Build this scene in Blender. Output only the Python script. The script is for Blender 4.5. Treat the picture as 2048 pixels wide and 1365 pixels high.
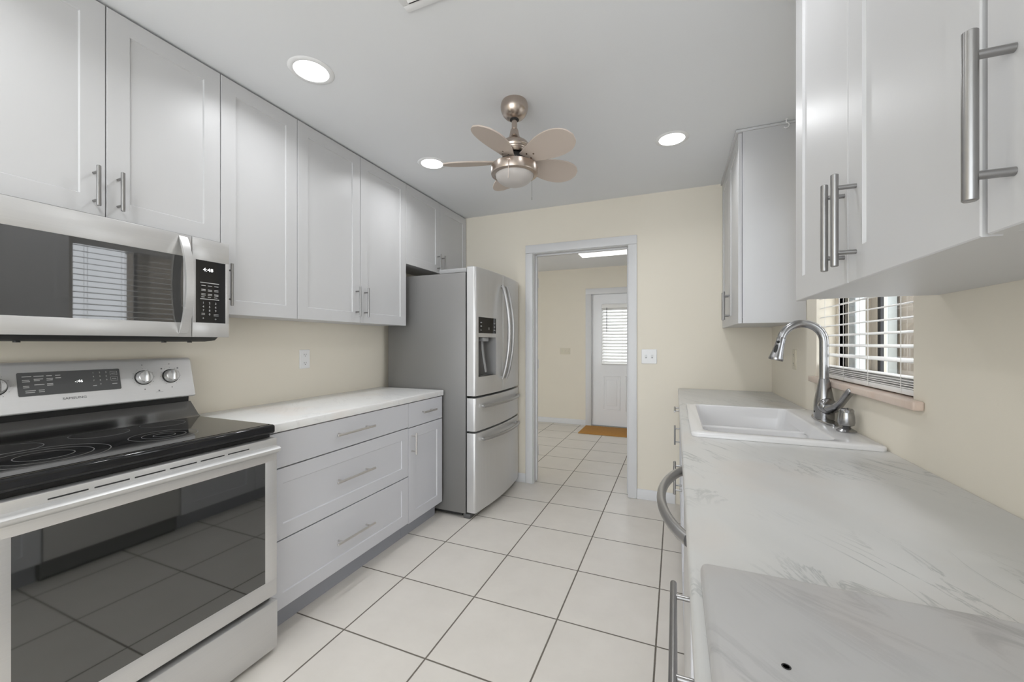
import bpy, bmesh, math, random
from mathutils import Vector, Matrix
random.seed(4)
for o in list(bpy.data.objects): bpy.data.objects.remove(o)
S = bpy.context.scene
COL = S.collection
PI = math.pi

# ---------------------------------------------------------------- camera
cam = bpy.data.cameras.new('camera'); camo = bpy.data.objects.new('camera', cam); COL.objects.link(camo)
camo.location = (0, 0, 1.25); camo.rotation_euler = (PI/2, 0, 0.3898)
cam.sensor_fit = 'HORIZONTAL'; cam.sensor_width = 36.0; cam.lens = 794.6/2048*36
cam.shift_y = 4.13/2048; cam.clip_start = 0.02; cam.clip_end = 200
S.camera = camo
# ---------------------------------------------------------------- sky and exposure
W = bpy.data.worlds.new('sky'); S.world = W; W.use_nodes = True
bg = W.node_tree.nodes['Background']; bg.inputs[0].default_value = (0.91, 0.955, 1.0, 1); bg.inputs[1].default_value = 4.4
S.view_settings.view_transform = 'Standard'; S.view_settings.look = 'None'
S.view_settings.gamma = 1.0; S.view_settings.exposure = -0.10; S.view_settings.use_curve_mapping = False
LAMP = 6.0        # emission of the recessed lenses
LAMP_W = 2.9      # watts of each recessed lamp
TUBE = 1.7        # emission of the fluorescent panel

# ---------------------------------------------------------------- materials
def new_mat(name):
    m = bpy.data.materials.new(name); m.use_nodes = True
    nt = m.node_tree; b = nt.nodes['Principled BSDF']
    return m, nt, b
def N(nt, t, **kw):
    n = nt.nodes.new(t)
    for k, v in kw.items():
        if hasattr(n, k): setattr(n, k, v)
        else: n.inputs[k].default_value = v
    return n
def paint(name, col, rough=0.5, bump=0.0, bscale=300, metal=0.0, coat=0.0, var=0.02, vscale=3.0, spec=0.5):
    m, nt, b = new_mat(name)
    b.inputs['Roughness'].default_value = rough; b.inputs['Metallic'].default_value = metal
    b.inputs['Coat Weight'].default_value = coat; b.inputs['Coat Roughness'].default_value = 0.1
    b.inputs['Specular IOR Level'].default_value = spec
    tc = N(nt, 'ShaderNodeTexCoord')
    nz = N(nt, 'ShaderNodeTexNoise'); nz.inputs['Scale'].default_value = vscale; nz.inputs['Detail'].default_value = 3
    nt.links.new(tc.outputs['Object'], nz.inputs['Vector'])
    mx = N(nt, 'ShaderNodeMix', data_type='RGBA')
    mx.inputs[6].default_value = tuple(c*(1-var) for c in col)+(1,); mx.inputs[7].default_value = tuple(min(1, c*(1+var)) for c in col)+(1,)
    nt.links.new(nz.outputs['Fac'], mx.inputs[0]); nt.links.new(mx.outputs[2], b.inputs['Base Color'])
    if bump:
        n2 = N(nt, 'ShaderNodeTexNoise'); n2.inputs['Scale'].default_value = bscale; n2.inputs['Detail'].default_value = 2
        nt.links.new(tc.outputs['Object'], n2.inputs['Vector'])
        bp = N(nt, 'ShaderNodeBump'); bp.inputs['Strength'].default_value = bump; bp.inputs['Distance'].default_value = 0.002
        nt.links.new(n2.outputs['Fac'], bp.inputs['Height']); nt.links.new(bp.outputs['Normal'], b.inputs['Normal'])
    return m
def brushed(name, col, rough, axis, lo=0.85, streak=600, rvar=0.08, metal=1.0):
    """brushed metal, grain running along axis 0/1/2"""
    m, nt, b = new_mat(name); b.inputs['Metallic'].default_value = metal
    tc = N(nt, 'ShaderNodeTexCoord'); mp = N(nt, 'ShaderNodeMapping')
    sc = [streak]*3; sc[axis] = 2.0; mp.inputs['Scale'].default_value = sc
    nz = N(nt, 'ShaderNodeTexNoise'); nz.inputs['Scale'].default_value = 1.0; nz.inputs['Detail'].default_value = 2
    nt.links.new(tc.outputs['Object'], mp.inputs[0]); nt.links.new(mp.outputs[0], nz.inputs['Vector'])
    mx = N(nt, 'ShaderNodeMix', data_type='RGBA')
    mx.inputs[6].default_value = tuple(c*lo for c in col)+(1,); mx.inputs[7].default_value = tuple(col)+(1,)
    nt.links.new(nz.outputs['Fac'], mx.inputs[0]); nt.links.new(mx.outputs[2], b.inputs['Base Color'])
    mr = N(nt, 'ShaderNodeMapRange'); mr.inputs[3].default_value = rough-rvar; mr.inputs[4].default_value = rough+rvar
    nt.links.new(nz.outputs['Fac'], mr.inputs[0]); nt.links.new(mr.outputs[0], b.inputs['Roughness'])
    return m
def emit(name, col, s):
    m, nt, b = new_mat(name); b.inputs['Base Color'].default_value = (.8, .8, .8, 1)
    b.inputs['Emission Color'].default_value = (*col, 1); b.inputs['Emission Strength'].default_value = s
    return m
def glass(name, col=(1, 1, 1), mixt=0.9):
    m, nt, b = new_mat(name); out = nt.nodes['Material Output']
    tr = N(nt, 'ShaderNodeBsdfTransparent'); tr.inputs[0].default_value = (*col, 1)
    gl = N(nt, 'ShaderNodeBsdfGlossy'); gl.inputs['Roughness'].default_value = 0.02
    fr = N(nt, 'ShaderNodeFresnel'); fr.inputs[0].default_value = 1.5
    mx = N(nt, 'ShaderNodeMixShader')
    gg = N(nt, 'ShaderNodeNewGeometry'); inv = N(nt, 'ShaderNodeMath', operation='SUBTRACT'); inv.inputs[0].default_value = 1.0
    nt.links.new(gg.outputs['Backfacing'], inv.inputs[1]); mu = N(nt, 'ShaderNodeMath', operation='MULTIPLY')
    nt.links.new(inv.outputs[0], mu.inputs[0]); nt.links.new(fr.outputs[0], mu.inputs[1])
    nt.links.new(mu.outputs[0], mx.inputs[0]); nt.links.new(tr.outputs[0], mx.inputs[1]); nt.links.new(gl.outputs[0], mx.inputs[2])
    nt.links.new(mx.outputs[0], out.inputs[0]); nt.nodes.remove(b)
    return m
def tiles(name):
    m, nt, b = new_mat(name)
    g = N(nt, 'ShaderNodeNewGeometry'); mp = N(nt, 'ShaderNodeMapping'); mp.vector_type = 'POINT'
    # grout lines at x = -0.4942 + k*0.4205 and y = 1.324 + k*0.4145
    mp.inputs['Scale'].default_value = (1/0.4205, 1/0.4145, 1)
    mp.inputs['Location'].default_value = (0.4942/0.4205+20, -1.324/0.4145+20, 0)
    nt.links.new(g.outputs['Position'], mp.inputs[0])
    sx = N(nt, 'ShaderNodeSeparateXYZ'); nt.links.new(mp.outputs[0], sx.inputs[0])
    def edge(o):
        f = N(nt, 'ShaderNodeMath', operation='FRACT'); nt.links.new(o, f.inputs[0])
        s = N(nt, 'ShaderNodeMath', operation='SUBTRACT'); nt.links.new(f.outputs[0], s.inputs[0]); s.inputs[1].default_value = 0.5
        a = N(nt, 'ShaderNodeMath', operation='ABSOLUTE'); nt.links.new(s.outputs[0], a.inputs[0])
        return a.outputs[0]
    mxx = N(nt, 'ShaderNodeMath', operation='MAXIMUM'); nt.links.new(edge(sx.outputs[0]), mxx.inputs[0]); nt.links.new(edge(sx.outputs[1]), mxx.inputs[1])
    wob = N(nt, 'ShaderNodeTexNoise'); wob.inputs['Scale'].default_value = 60; nt.links.new(g.outputs['Position'], wob.inputs['Vector'])
    wm = N(nt, 'ShaderNodeMath', operation='MULTIPLY_ADD'); nt.links.new(wob.outputs['Fac'], wm.inputs[0]); wm.inputs[1].default_value = 0.003
    nt.links.new(mxx.outputs[0], wm.inputs[2])
    mr = N(nt, 'ShaderNodeMapRange'); mr.inputs[1].default_value = 0.4915; mr.inputs[2].default_value = 0.4955; nt.links.new(wm.outputs[0], mr.inputs[0])
    # tile body: faint cloudy variation plus a small offset per tile
    nz = N(nt, 'ShaderNodeTexNoise'); nz.inputs['Scale'].default_value = 5; nz.inputs['Detail'].default_value = 6; nz.inputs['Roughness'].default_value = 0.65
    nt.links.new(g.outputs['Position'], nz.inputs['Vector'])
    r = N(nt, 'ShaderNodeValToRGB'); r.color_ramp.elements[0].position = 0.3; r.color_ramp.elements[0].color = TILE0
    r.color_ramp.elements[1].position = 0.75; r.color_ramp.elements[1].color = TILE1
    nt.links.new(nz.outputs['Fac'], r.inputs[0])
    mc = N(nt, 'ShaderNodeMix', data_type='RGBA'); nt.links.new(mr.outputs[0], mc.inputs[0]); nt.links.new(r.outputs[0], mc.inputs[6]); mc.inputs[7].default_value = (0.17, 0.15, 0.125, 1)
    nt.links.new(mc.outputs[2], b.inputs['Base Color'])
    rr = N(nt, 'ShaderNodeMapRange'); rr.inputs[3].default_value = 0.33; rr.inputs[4].default_value = 0.85; nt.links.new(mr.outputs[0], rr.inputs[0]); nt.links.new(rr.outputs[0], b.inputs['Roughness'])
    bp = N(nt, 'ShaderNodeBump', invert=True); bp.inputs['Strength'].default_value = 0.6; bp.inputs['Distance'].default_value = 0.003
    nt.links.new(mr.outputs[0], bp.inputs['Height']); nt.links.new(bp.outputs['Normal'], b.inputs['Normal'])
    return m
def marble(name, base, vein, scale=1.0, amount=0.6, rough=0.25, rot=-1.05, width=0.022, off=(0, 0, 0)):
    m, nt, b = new_mat(name)
    g = N(nt, 'ShaderNodeNewGeometry'); mp = N(nt, 'ShaderNodeMapping')
    mp.vector_type = 'TEXTURE'      # turn first, then stretch, so the veins run along rot
    mp.inputs['Rotation'].default_value = (0, 0, rot); mp.inputs['Scale'].default_value = (1/(2.4*scale), 1/(9.0*scale), 1/(3*scale))
    mp.inputs['Location'].default_value = off
    nt.links.new(g.outputs['Position'], mp.inputs[0])
    n1 = N(nt, 'ShaderNodeTexNoise'); n1.inputs['Scale'].default_value = 1.0; n1.inputs['Detail'].default_value = 7; n1.inputs['Roughness'].default_value = 0.62; n1.inputs['Distortion'].default_value = 0.9
    nt.links.new(mp.outputs[0], n1.inputs['Vector'])
    s = N(nt, 'ShaderNodeMath', operation='SUBTRACT'); nt.links.new(n1.outputs['Fac'], s.inputs[0]); s.inputs[1].default_value = 0.5
    a = N(nt, 'ShaderNodeMath', operation='ABSOLUTE'); nt.links.new(s.outputs[0], a.inputs[0])
    mr = N(nt, 'ShaderNodeMapRange'); mr.inputs[1].default_value = 0.0; mr.inputs[2].default_value = width; mr.inputs[3].default_value = 1; mr.inputs[4].default_value = 0
    nt.links.new(a.outputs[0], mr.inputs[0])
    # veins come in patches
    n2 = N(nt, 'ShaderNodeTexNoise'); n2.inputs['Scale'].default_value = 3.2*scale; n2.inputs['Detail'].default_value = 2; nt.links.new(g.outputs['Position'], n2.inputs['Vector'])
    mk = N(nt, 'ShaderNodeMapRange'); mk.inputs[1].default_value = 0.44; mk.inputs[2].default_value = 0.66; nt.links.new(n2.outputs['Fac'], mk.inputs[0])
    mu = N(nt, 'ShaderNodeMath', operation='MULTIPLY'); nt.links.new(mr.outputs[0], mu.inputs[0]); nt.links.new(mk.outputs[0], mu.inputs[1])
    mu2 = N(nt, 'ShaderNodeMath', operation='MULTIPLY'); nt.links.new(mu.outputs[0], mu2.inputs[0]); mu2.inputs[1].default_value = amount
    # broad cloudy shading
    n3 = N(nt, 'ShaderNodeTexNoise'); n3.inputs['Scale'].default_value = 0.55; n3.inputs['Detail'].default_value = 4; nt.links.new(mp.outputs[0], n3.inputs['Vector'])
    cl = N(nt, 'ShaderNodeMapRange'); cl.inputs[1].default_value = 0.45; cl.inputs[2].default_value = 0.75; cl.inputs[3].default_value = 0; cl.inputs[4].default_value = 0.2; nt.links.new(n3.outputs['Fac'], cl.inputs[0])
    mx = N(nt, 'ShaderNodeMath', operation='MAXIMUM'); nt.links.new(mu2.outputs[0], mx.inputs[0]); nt.links.new(cl.outputs[0], mx.inputs[1])
    mc = N(nt, 'ShaderNodeMix', data_type='RGBA'); mc.inputs[6].default_value = (*base, 1); mc.inputs[7].default_value = (*vein, 1)
    nt.links.new(mx.outputs[0], mc.inputs[0])
    n4 = N(nt, 'ShaderNodeTexNoise'); n4.inputs['Scale'].default_value = 4.0*scale; n4.inputs['Detail'].default_value = 2; nt.links.new(g.outputs['Position'], n4.inputs['Vector'])
    wm = N(nt, 'ShaderNodeMapRange'); wm.inputs[1].default_value = 0.5; wm.inputs[2].default_value = 0.7; nt.links.new(n4.outputs['Fac'], wm.inputs[0])
    wc = N(nt, 'ShaderNodeMix', data_type='RGBA', blend_type='MULTIPLY'); wc.inputs[7].default_value = (1.0, 0.955, 0.925, 1)
    nt.links.new(wm.outputs[0], wc.inputs[0]); nt.links.new(mc.outputs[2], wc.inputs[6]); nt.links.new(wc.outputs[2], b.inputs['Base Color'])
    b.inputs['Roughness'].default_value = rough
    return m

TILE0 = (0.74, 0.70, 0.645, 1); TILE1 = (0.80, 0.76, 0.705, 1)
M_wall   = paint('wall_beige', (0.83, 0.775, 0.665), 0.75, 0.08, 250, var=0.012)
M_ceil   = paint('ceiling_white', (0.81, 0.82, 0.835), 0.85, 0.06, 200, var=0.008)
M_trim   = paint('trim_white', (0.73, 0.73, 0.735), 0.4, 0.02, 120, var=0.01)
M_door   = paint('entry_door_white', (0.86, 0.86, 0.87), 0.4, var=0.01)
M_tile   = tiles('floor_tile')
M_upper  = paint('cabinet_white', (0.60, 0.60, 0.607), 0.38, 0.03, 90, var=0.008)
M_base   = paint('cabinet_grey', (0.655, 0.66, 0.695), 0.35, 0.03, 90, var=0.01)
M_kick   = paint('toe_kick_grey', (0.36, 0.37, 0.41), 0.5, var=0.02)
M_gap_shade  = paint('cabinet_shadow_gap', (0.03, 0.03, 0.032), 0.8)  # near-black colour that paints the shade in the cabinet gaps
M_counter = marble('counter_marble', (0.61, 0.608, 0.595), (0.27, 0.292, 0.288), 1.0, 0.75, 0.28, rot=-1.08)
M_counter2 = marble('counter_marble_white', (0.87, 0.87, 0.865), (0.50, 0.50, 0.51), 1.0, 0.35, 0.3, rot=-0.8, off=(3, 1, 0))
M_slab   = marble('slab_marble', (0.47, 0.467, 0.465), (0.21, 0.205, 0.21), 1.15, 0.70, 0.36, rot=-0.85, width=0.05, off=(1.7, 4.3, 0))
M_steelY = brushed('stainless_brushed_level', (0.70, 0.695, 0.69), 0.34, 1, lo=0.90, metal=0.6)
M_steelZ = brushed('stainless_brushed_upright', (0.72, 0.715, 0.71), 0.32, 2, metal=0.6)
M_handle = paint('brushed_nickel_pull', (0.34, 0.335, 0.33), 0.30, metal=1.0, var=0.01)
M_bar    = paint('bar_handle_steel', (0.46, 0.455, 0.45), 0.36, metal=1.0, var=0.01)
M_pull_lit   = paint('nickel_pull_lit', (0.66, 0.64, 0.615), 0.33, metal=1.0, var=0.01)  # same nickel as the upper pulls, lightened for light falling from above
M_panel  = brushed('control_panel_steel', (0.82, 0.815, 0.815), 0.36, 1, lo=0.93, metal=0.45)
M_faucet = paint('faucet_nickel', (0.36, 0.36, 0.365), 0.24, metal=1.0, var=0.01)
M_fan    = paint('fan_nickel', (0.53, 0.455, 0.40), 0.27, metal=1.0, var=0.01)
M_fridge = paint('fridge_side_grey', (0.235, 0.23, 0.225), 0.42, 0.05, 400, metal=0.3)
M_black  = paint('gloss_black', (0.010, 0.010, 0.011), 0.07, var=0.0)
M_glassb = paint('oven_black_glass', (0.014, 0.015, 0.014), 0.035, var=0.0)
M_glassb.node_tree.nodes['Principled BSDF'].inputs['IOR'].default_value = 2.2
M_mwglass = paint('microwave_glass', (0.05, 0.05, 0.05), 0.02, var=0.0)
M_mwglass.node_tree.nodes['Principled BSDF'].inputs['IOR'].default_value = 2.0
M_cook   = paint('cooktop_black_glass', (0.012, 0.012, 0.013), 0.05, var=0.0, spec=0.7)
M_matblk = paint('matt_black', (0.02, 0.02, 0.02), 0.55)
M_dgrey  = paint('dark_grey_plastic', (0.11, 0.11, 0.11), 0.4)
M_mgrey  = paint('mid_grey_plastic', (0.33, 0.33, 0.33), 0.4)
M_screen = paint('range_screen_grey', (0.10, 0.102, 0.105), 0.2)
M_ring   = paint('burner_ring_grey', (0.16, 0.16, 0.16), 0.4)
M_mark   = paint('print_grey', (0.55, 0.55, 0.55), 0.6)
M_markd  = paint('print_dark', (0.22, 0.22, 0.23), 0.5)
M_lit    = emit('lit_digits', (1, 1, 1), 1.3)
M_blade  = paint('fan_blade_taupe', (0.56, 0.48, 0.42), 0.5, 0.05, 60, var=0.04)
M_globe  = paint('frosted_globe', (0.52, 0.49, 0.47), 0.3, var=0.01)
M_sink   = paint('sink_white', (0.76, 0.755, 0.76), 0.16, var=0.0)
M_plate  = paint('white_plastic', (0.86, 0.86, 0.86), 0.35, var=0.0)
M_almond = paint('almond_plastic', (0.70, 0.65, 0.52), 0.4, var=0.0)
M_slot   = paint('socket_slot_dark', (0.05, 0.05, 0.05), 0.6)
M_blind  = paint('blind_white', (0.86, 0.85, 0.83), 0.45, var=0.0)
M_cord   = paint('blind_cord', (0.80, 0.79, 0.76), 0.8)
M_sill   = marble('sill_marble', (0.72, 0.60, 0.52), (0.45, 0.36, 0.31), 3.0, 0.4, 0.3, rot=0.9)
M_winfr  = paint('window_frame_tan', (0.64, 0.57, 0.47), 0.5)
M_gasket = paint('window_gasket_black', (0.03, 0.03, 0.032), 0.6)
M_pane   = glass('window_glass')
M_mat    = paint('doormat_orange_brown', (0.48, 0.24, 0.06), 0.95, 0.4, 500, var=0.12, vscale=40)
M_lamp   = emit('lamp_lens_lit', (0.985, 0.99, 1.0), LAMP)
M_tube   = emit('tube_panel_lit', (1.0, 1.0, 1.0), TUBE)
M_stucco = paint('stucco_tan', (0.20, 0.17, 0.135), 0.9, 0.4, 60, var=0.15, vscale=4)
M_fence  = paint('patio_white', (0.58, 0.63, 0.64), 0.6)
M_post   = paint('patio_post_grey', (0.10, 0.11, 0.115), 0.5)
M_paving = paint('patio_paving', (0.5, 0.48, 0.44), 0.9)

# ---------------------------------------------------------------- mesh helpers
class MB:
    def __init__(s): s.bm = bmesh.new()
    def merge(s, other):
        me = bpy.data.meshes.new('tmp'); other.to_mesh(me); s.bm.from_mesh(me); bpy.data.meshes.remove(me); other.free()
    def box(s, x0, x1, y0, y1, z0, z1, bev=0.0, seg=2):
        b = bmesh.new()
        vs = [b.verts.new(p) for p in ((x0,y0,z0),(x1,y0,z0),(x1,y1,z0),(x0,y1,z0),(x0,y0,z1),(x1,y0,z1),(x1,y1,z1),(x0,y1,z1))]
        for f in ((3,2,1,0),(4,5,6,7),(0,1,5,4),(1,2,6,5),(2,3,7,6),(3,0,4,7)): b.faces.new([vs[i] for i in f])
        if bev: bmesh.ops.bevel(b, geom=b.edges[:], offset=bev, segments=seg, profile=0.5, affect='EDGES')
        s.merge(b); return s
    def cyl(s, p0, p1, r, seg=20, r2=None, cap=True):
        p0 = Vector(p0); p1 = Vector(p1); d = (p1-p0).normalized()
        u = d.orthogonal().normalized(); v = d.cross(u)
        r2 = r if r2 is None else r2; rings = []
        for p, rr in ((p0, r), (p1, r2)):
            rings.append([s.bm.verts.new(p+(u*math.cos(2*PI*i/seg)+v*math.sin(2*PI*i/seg))*rr) for i in range(seg)])
        for i in range(seg): s.bm.faces.new((rings[0][i], rings[0][(i+1)%seg], rings[1][(i+1)%seg], rings[1][i]))
        if cap: s.bm.faces.new(rings[0][::-1]); s.bm.faces.new(rings[1])
        return s
    def tube(s, pts, r, seg=14, flat=None, up=None):
        """tube through pts; r number or list; flat=(a,b) gives an oval a across, b along up"""
        pts = [Vector(p) for p in pts]; n = len(pts); rs = r if isinstance(r, (list, tuple)) else [r]*n
        rings = []; u = None
        for i, p in enumerate(pts):
            d = (pts[min(i+1, n-1)]-pts[max(i-1, 0)]).normalized()
            if up is not None: u = (Vector(up)-d*Vector(up).dot(d)).normalized()
            elif u is None: u = d.orthogonal().normalized()
            else: u = (u-d*u.dot(d)).normalized()
            v = d.cross(u); fa, fb = flat if flat else (1, 1)
            rings.append([s.bm.verts.new(p+(v*math.cos(2*PI*k/seg)*fa+u*math.sin(2*PI*k/seg)*fb)*rs[i]) for k in range(seg)])
        for a, b in zip(rings, rings[1:]):
            for k in range(seg): s.bm.faces.new((a[k], a[(k+1)%seg], b[(k+1)%seg], b[k]))
        s.bm.faces.new(rings[0][::-1]); s.bm.faces.new(rings[-1]); return s
    def lathe(s, c, prof, seg=32, cap=True):
        rings = []
        for r, z in prof:
            if r < 1e-5: rings.append([s.bm.verts.new((c[0], c[1], z))])
            else: rings.append([s.bm.verts.new((c[0]+r*math.cos(2*PI*k/seg), c[1]+r*math.sin(2*PI*k/seg), z)) for k in range(seg)])
        for a, b in zip(rings, rings[1:]):
            for k in range(seg):
                q = [a[k%len(a)], a[(k+1)%len(a)], b[(k+1)%len(b)], b[k%len(b)]]
                q = list(dict.fromkeys(q))
                if len(q) > 2: s.bm.faces.new(q)
        if cap:
            if len(rings[0]) > 2: s.bm.faces.new(rings[0][::-1])
            if len(rings[-1]) > 2: s.bm.faces.new(rings[-1])
        return s
    def prism(s, poly, fn, a, b):
        """poly of 2-D points swept from a to b; fn(p,q,t)->xyz"""
        A = [s.bm.verts.new(fn(p, q, a)) for p, q in poly]; B = [s.bm.verts.new(fn(p, q, b)) for p, q in poly]; n = len(poly)
        for i in range(n): s.bm.faces.new((A[i], A[(i+1)%n], B[(i+1)%n], B[i]))
        s.bm.faces.new(A[::-1]); s.bm.faces.new(B); return s
    def ring(s, c, r, w, h, seg=56):
        return s.lathe(c, [(r-w, c[2]), (r+w, c[2]), (r+w*.6, c[2]+h), (r-w*.6, c[2]+h), (r-w, c[2])], seg, cap=False)
    def quad(s, *pts): s.bm.faces.new([s.bm.verts.new(p) for p in pts]); return s
    def text(s, string, h, org, ud, vd, sx=1.0, ext=0.0004, align='LEFT'):
        cu = bpy.data.curves.new('t', 'FONT'); cu.body = string; cu.size = h/0.7; cu.align_x = align; cu.extrude = ext; cu.resolution_u = 2
        o = bpy.data.objects.new('t', cu); COL.objects.link(o); dg = bpy.context.evaluated_depsgraph_get()
        me = bpy.data.meshes.new_from_object(o.evaluated_get(dg))
        ud = Vector(ud).normalized(); vd = Vector(vd).normalized(); nd = ud.cross(vd); org = Vector(org)
        for v in me.vertices: v.co = org+ud*v.co.x*sx+vd*v.co.y+nd*v.co.z
        s.bm.from_mesh(me); bpy.data.meshes.remove(me); bpy.data.objects.remove(o); bpy.data.curves.remove(cu); return s
    def shaker(s, X, n, y0, y1, z0, z1, fw=0.064, th=0.019, rec=0.0055, flat=False):
        """cabinet front in the plane x=X facing n (+1/-1)"""
        c = 0.0016
        def rect(i, x): return [s.bm.verts.new(p) for p in ((x, y0+i, z0+i), (x, y1-i, z0+i), (x, y1-i, z1-i), (x, y0+i, z1-i))]
        loops = [rect(0, X-n*th), rect(0, X-n*c), rect(c, X)]
        if not flat: loops += [rect(fw, X), rect(fw+0.003, X-n*rec)]
        for a, b in zip(loops, loops[1:]):
            for k in range(4): s.bm.faces.new((a[k], a[(k+1)%4], b[(k+1)%4], b[k]))
        s.bm.faces.new(loops[0]); s.bm.faces.new(loops[-1]); return s
    def pull(s, X, n, y, z, L, cc, axis, r=0.006, out=0.034):
        d = Vector((0, 1, 0)) if axis == 'y' else Vector((0, 0, 1)); c = Vector((X+n*out, y, z))
        a, b = c-d*L/2, c+d*L/2; e = d*0.0012
        s.tube([a, a+e, b-e, b], [r*.8, r, r, r*.8], 16)
        for t in (-1, 1):
            q = c+d*t*cc/2; s.cyl((X+n*0.0003, q.y, q.z), (X+n*(out-r*.4), q.y, q.z), r*0.72, 14)
        return s
def build(name, mb, mat, parent=None, smooth=35):
    bm = mb.bm; bmesh.ops.remove_doubles(bm, verts=bm.verts[:], dist=1e-6); bmesh.ops.recalc_face_normals(bm, faces=bm.faces[:])
    me = bpy.data.meshes.new(name); 
    if parent is not None:
        r = parent
        while r.parent: r = r.parent
        bmesh.ops.translate(bm, verts=bm.verts[:], vec=-Vector(r.location))
    bm.to_mesh(me); bm.free()
    me.polygons.foreach_set('use_smooth', [True]*len(me.polygons)); me.set_sharp_from_angle(angle=math.radians(smooth))
    o = bpy.data.objects.new(name, me); COL.objects.link(o); me.materials.append(mat)
    if parent is not None: o.parent = parent
    return o
def tag(o, label, cat, group=None):
    o['label'] = label; o['category'] = cat
    if group: o['group'] = group
    return o
def thing(name, label, cat, loc, group=None):
    o = bpy.data.objects.new(name, None); COL.objects.link(o); o.location = loc; o.empty_display_size = 0.05
    return tag(o, label, cat, group)
def struct(name, mb, mat, parent=None):
    o = build(name, mb, mat, parent)
    if parent is None: o['kind'] = 'structure'
    return o
def copy_tree(o, parent=None):
    c = o.copy(); COL.objects.link(c)
    if parent is not None: c.parent = parent
    for ch in [k for k in bpy.data.objects if k.parent == o]: copy_tree(ch, c)
    return c

# ---------------------------------------------------------------- dimensions
XL, XR, YB, YF, ZC = -2.11, 0.64, 3.34, -2.6, 2.44      # left wall, right wall, far wall, wall behind, ceiling
T = 0.12
YN = 6.02; XNL, XNR, ZN = -2.9, 0.9, 2.39              # room beyond the doorway
DX0, DX1, DZ = -1.165, -0.356, 2.043                    # doorway
WY0, WY1, WZ0, WZ1 = 1.51, 2.366, 1.058, 2.08            # kitchen window

# ================================================================ THE SETTING
struct('floor', MB().box(-3.1, 0.9, YF-0.1, YN+0.1, -0.1, 0), M_tile)
struct('ceiling', MB().box(XL-T, XR+T, YF, YB+T-0.001, ZC, ZC+0.1), M_ceil)
struct('ceiling_entry', MB().box(XNL-0.1, XNR+0.1, YB+T, YN+0.1, ZN, ZN+0.1), M_ceil)
struct('wall_left', MB().box(XL-T, XL, YF, YB, 0, ZC), M_wall)
w = MB()
w.box(XR, XR+T, YF, WY0, 0, ZC); w.box(XR, XR+T, WY1, YB, 0, ZC)
w.box(XR, XR+T, WY0, WY1, 0, WZ0); w.box(XR, XR+T, WY0, WY1, WZ1, ZC)
struct('wall_right', w, M_wall)
w = MB()
w.box(XL-T, DX0-0.02, YB, YB+T, 0, ZC); w.box(DX1+0.02, XR+T, YB, YB+T, 0, ZC); w.box(DX0-0.02, DX1+0.02, YB, YB+T, DZ+0.02, ZC)
struct('wall_back', w, M_wall)
w = MB(); ex0, ex1, ez = -1.172, -0.255, 1.985
w.box(XNL, ex0-0.02, YN, YN+T, 0, ZN); w.box(ex1+0.02, XNR, YN, YN+T, 0, ZN); w.box(ex0-0.02, ex1+0.02, YN, YN+T, ez+0.02, ZN)
struct('wall_entry_back', w, M_wall)
struct('wall_entry_left', MB().box(XNL-T, XNL, YB+T, YN, 0, ZN), M_wall)
struct('wall_entry_right', MB().box(XNR, XNR+T, YB+T, YN, 0, ZN), M_wall)
# doorway casing and jambs
t = MB(); cw = 0.072
for y0, y1 in ((YB-0.017, YB-0.0005), (YB+T+0.0005, YB+T+0.017)):
    t.box(DX0-cw, DX0-0.004, y0, y1, 0.001, DZ+0.004, 0.004); t.box(DX1+0.004, DX1+cw, y0, y1, 0.001, DZ+0.004, 0.004)
    t.box(DX0-cw, DX1+cw, y0, y1, DZ+0.0045, DZ+cw+0.005, 0.004)
t.box(DX0-0.0195, DX0, YB-0.0004, YB+T+0.0004, 0.001, DZ); t.box(DX1, DX1+0.0195, YB-0.0004, YB+T+0.0004, 0.001, DZ)
t.box(DX0-0.0195, DX1+0.0195, YB-0.0004, YB+T+0.0004, DZ, DZ+0.0195)
t.box(DX0, DX0+0.013, YB+0.055, YB+0.09, 0.012, DZ, 0.003); t.box(DX1-0.013, DX1, YB+0.055, YB+0.09, 0.012, DZ, 0.003); t.box(DX0, DX1, YB+0.055, YB+0.09, DZ-0.013, DZ, 0.003)
tr1 = struct('trim_1', t, M_trim)
for z in (0.27, 1.06, 1.80):
    h = MB(); h.box(DX0+0.0002, DX0+0.002, YB+0.092, YB+0.117, z-0.04, z+0.04); h.cyl((DX0+0.004, YB+0.119, z-0.042), (DX0+0.004, YB+0.119, z+0.042), 0.004, 10)
    build('hinge', h, M_trim, tr1)
# baseboards
def baseboard(name, x0, x1, y):
    b = MB(); b.prism([(0, 0.001), (-0.012, 0.001), (-0.012, 0.066), (-0.008, 0.076), (-0.003, 0.08), (0, 0.08)], lambda p, q, a: (a, y-0.0005+p, q), x0, x1)
    struct(name, b, M_trim)
baseboard('baseboard_back_left', XL+0.01, DX0-cw-0.001, YB)
baseboard('baseboard_back_right', DX1+cw+0.001, 0.0, YB)
baseboard('baseboard_entry_back', XNL+0.01, ex0-0.09, YN)
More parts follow.
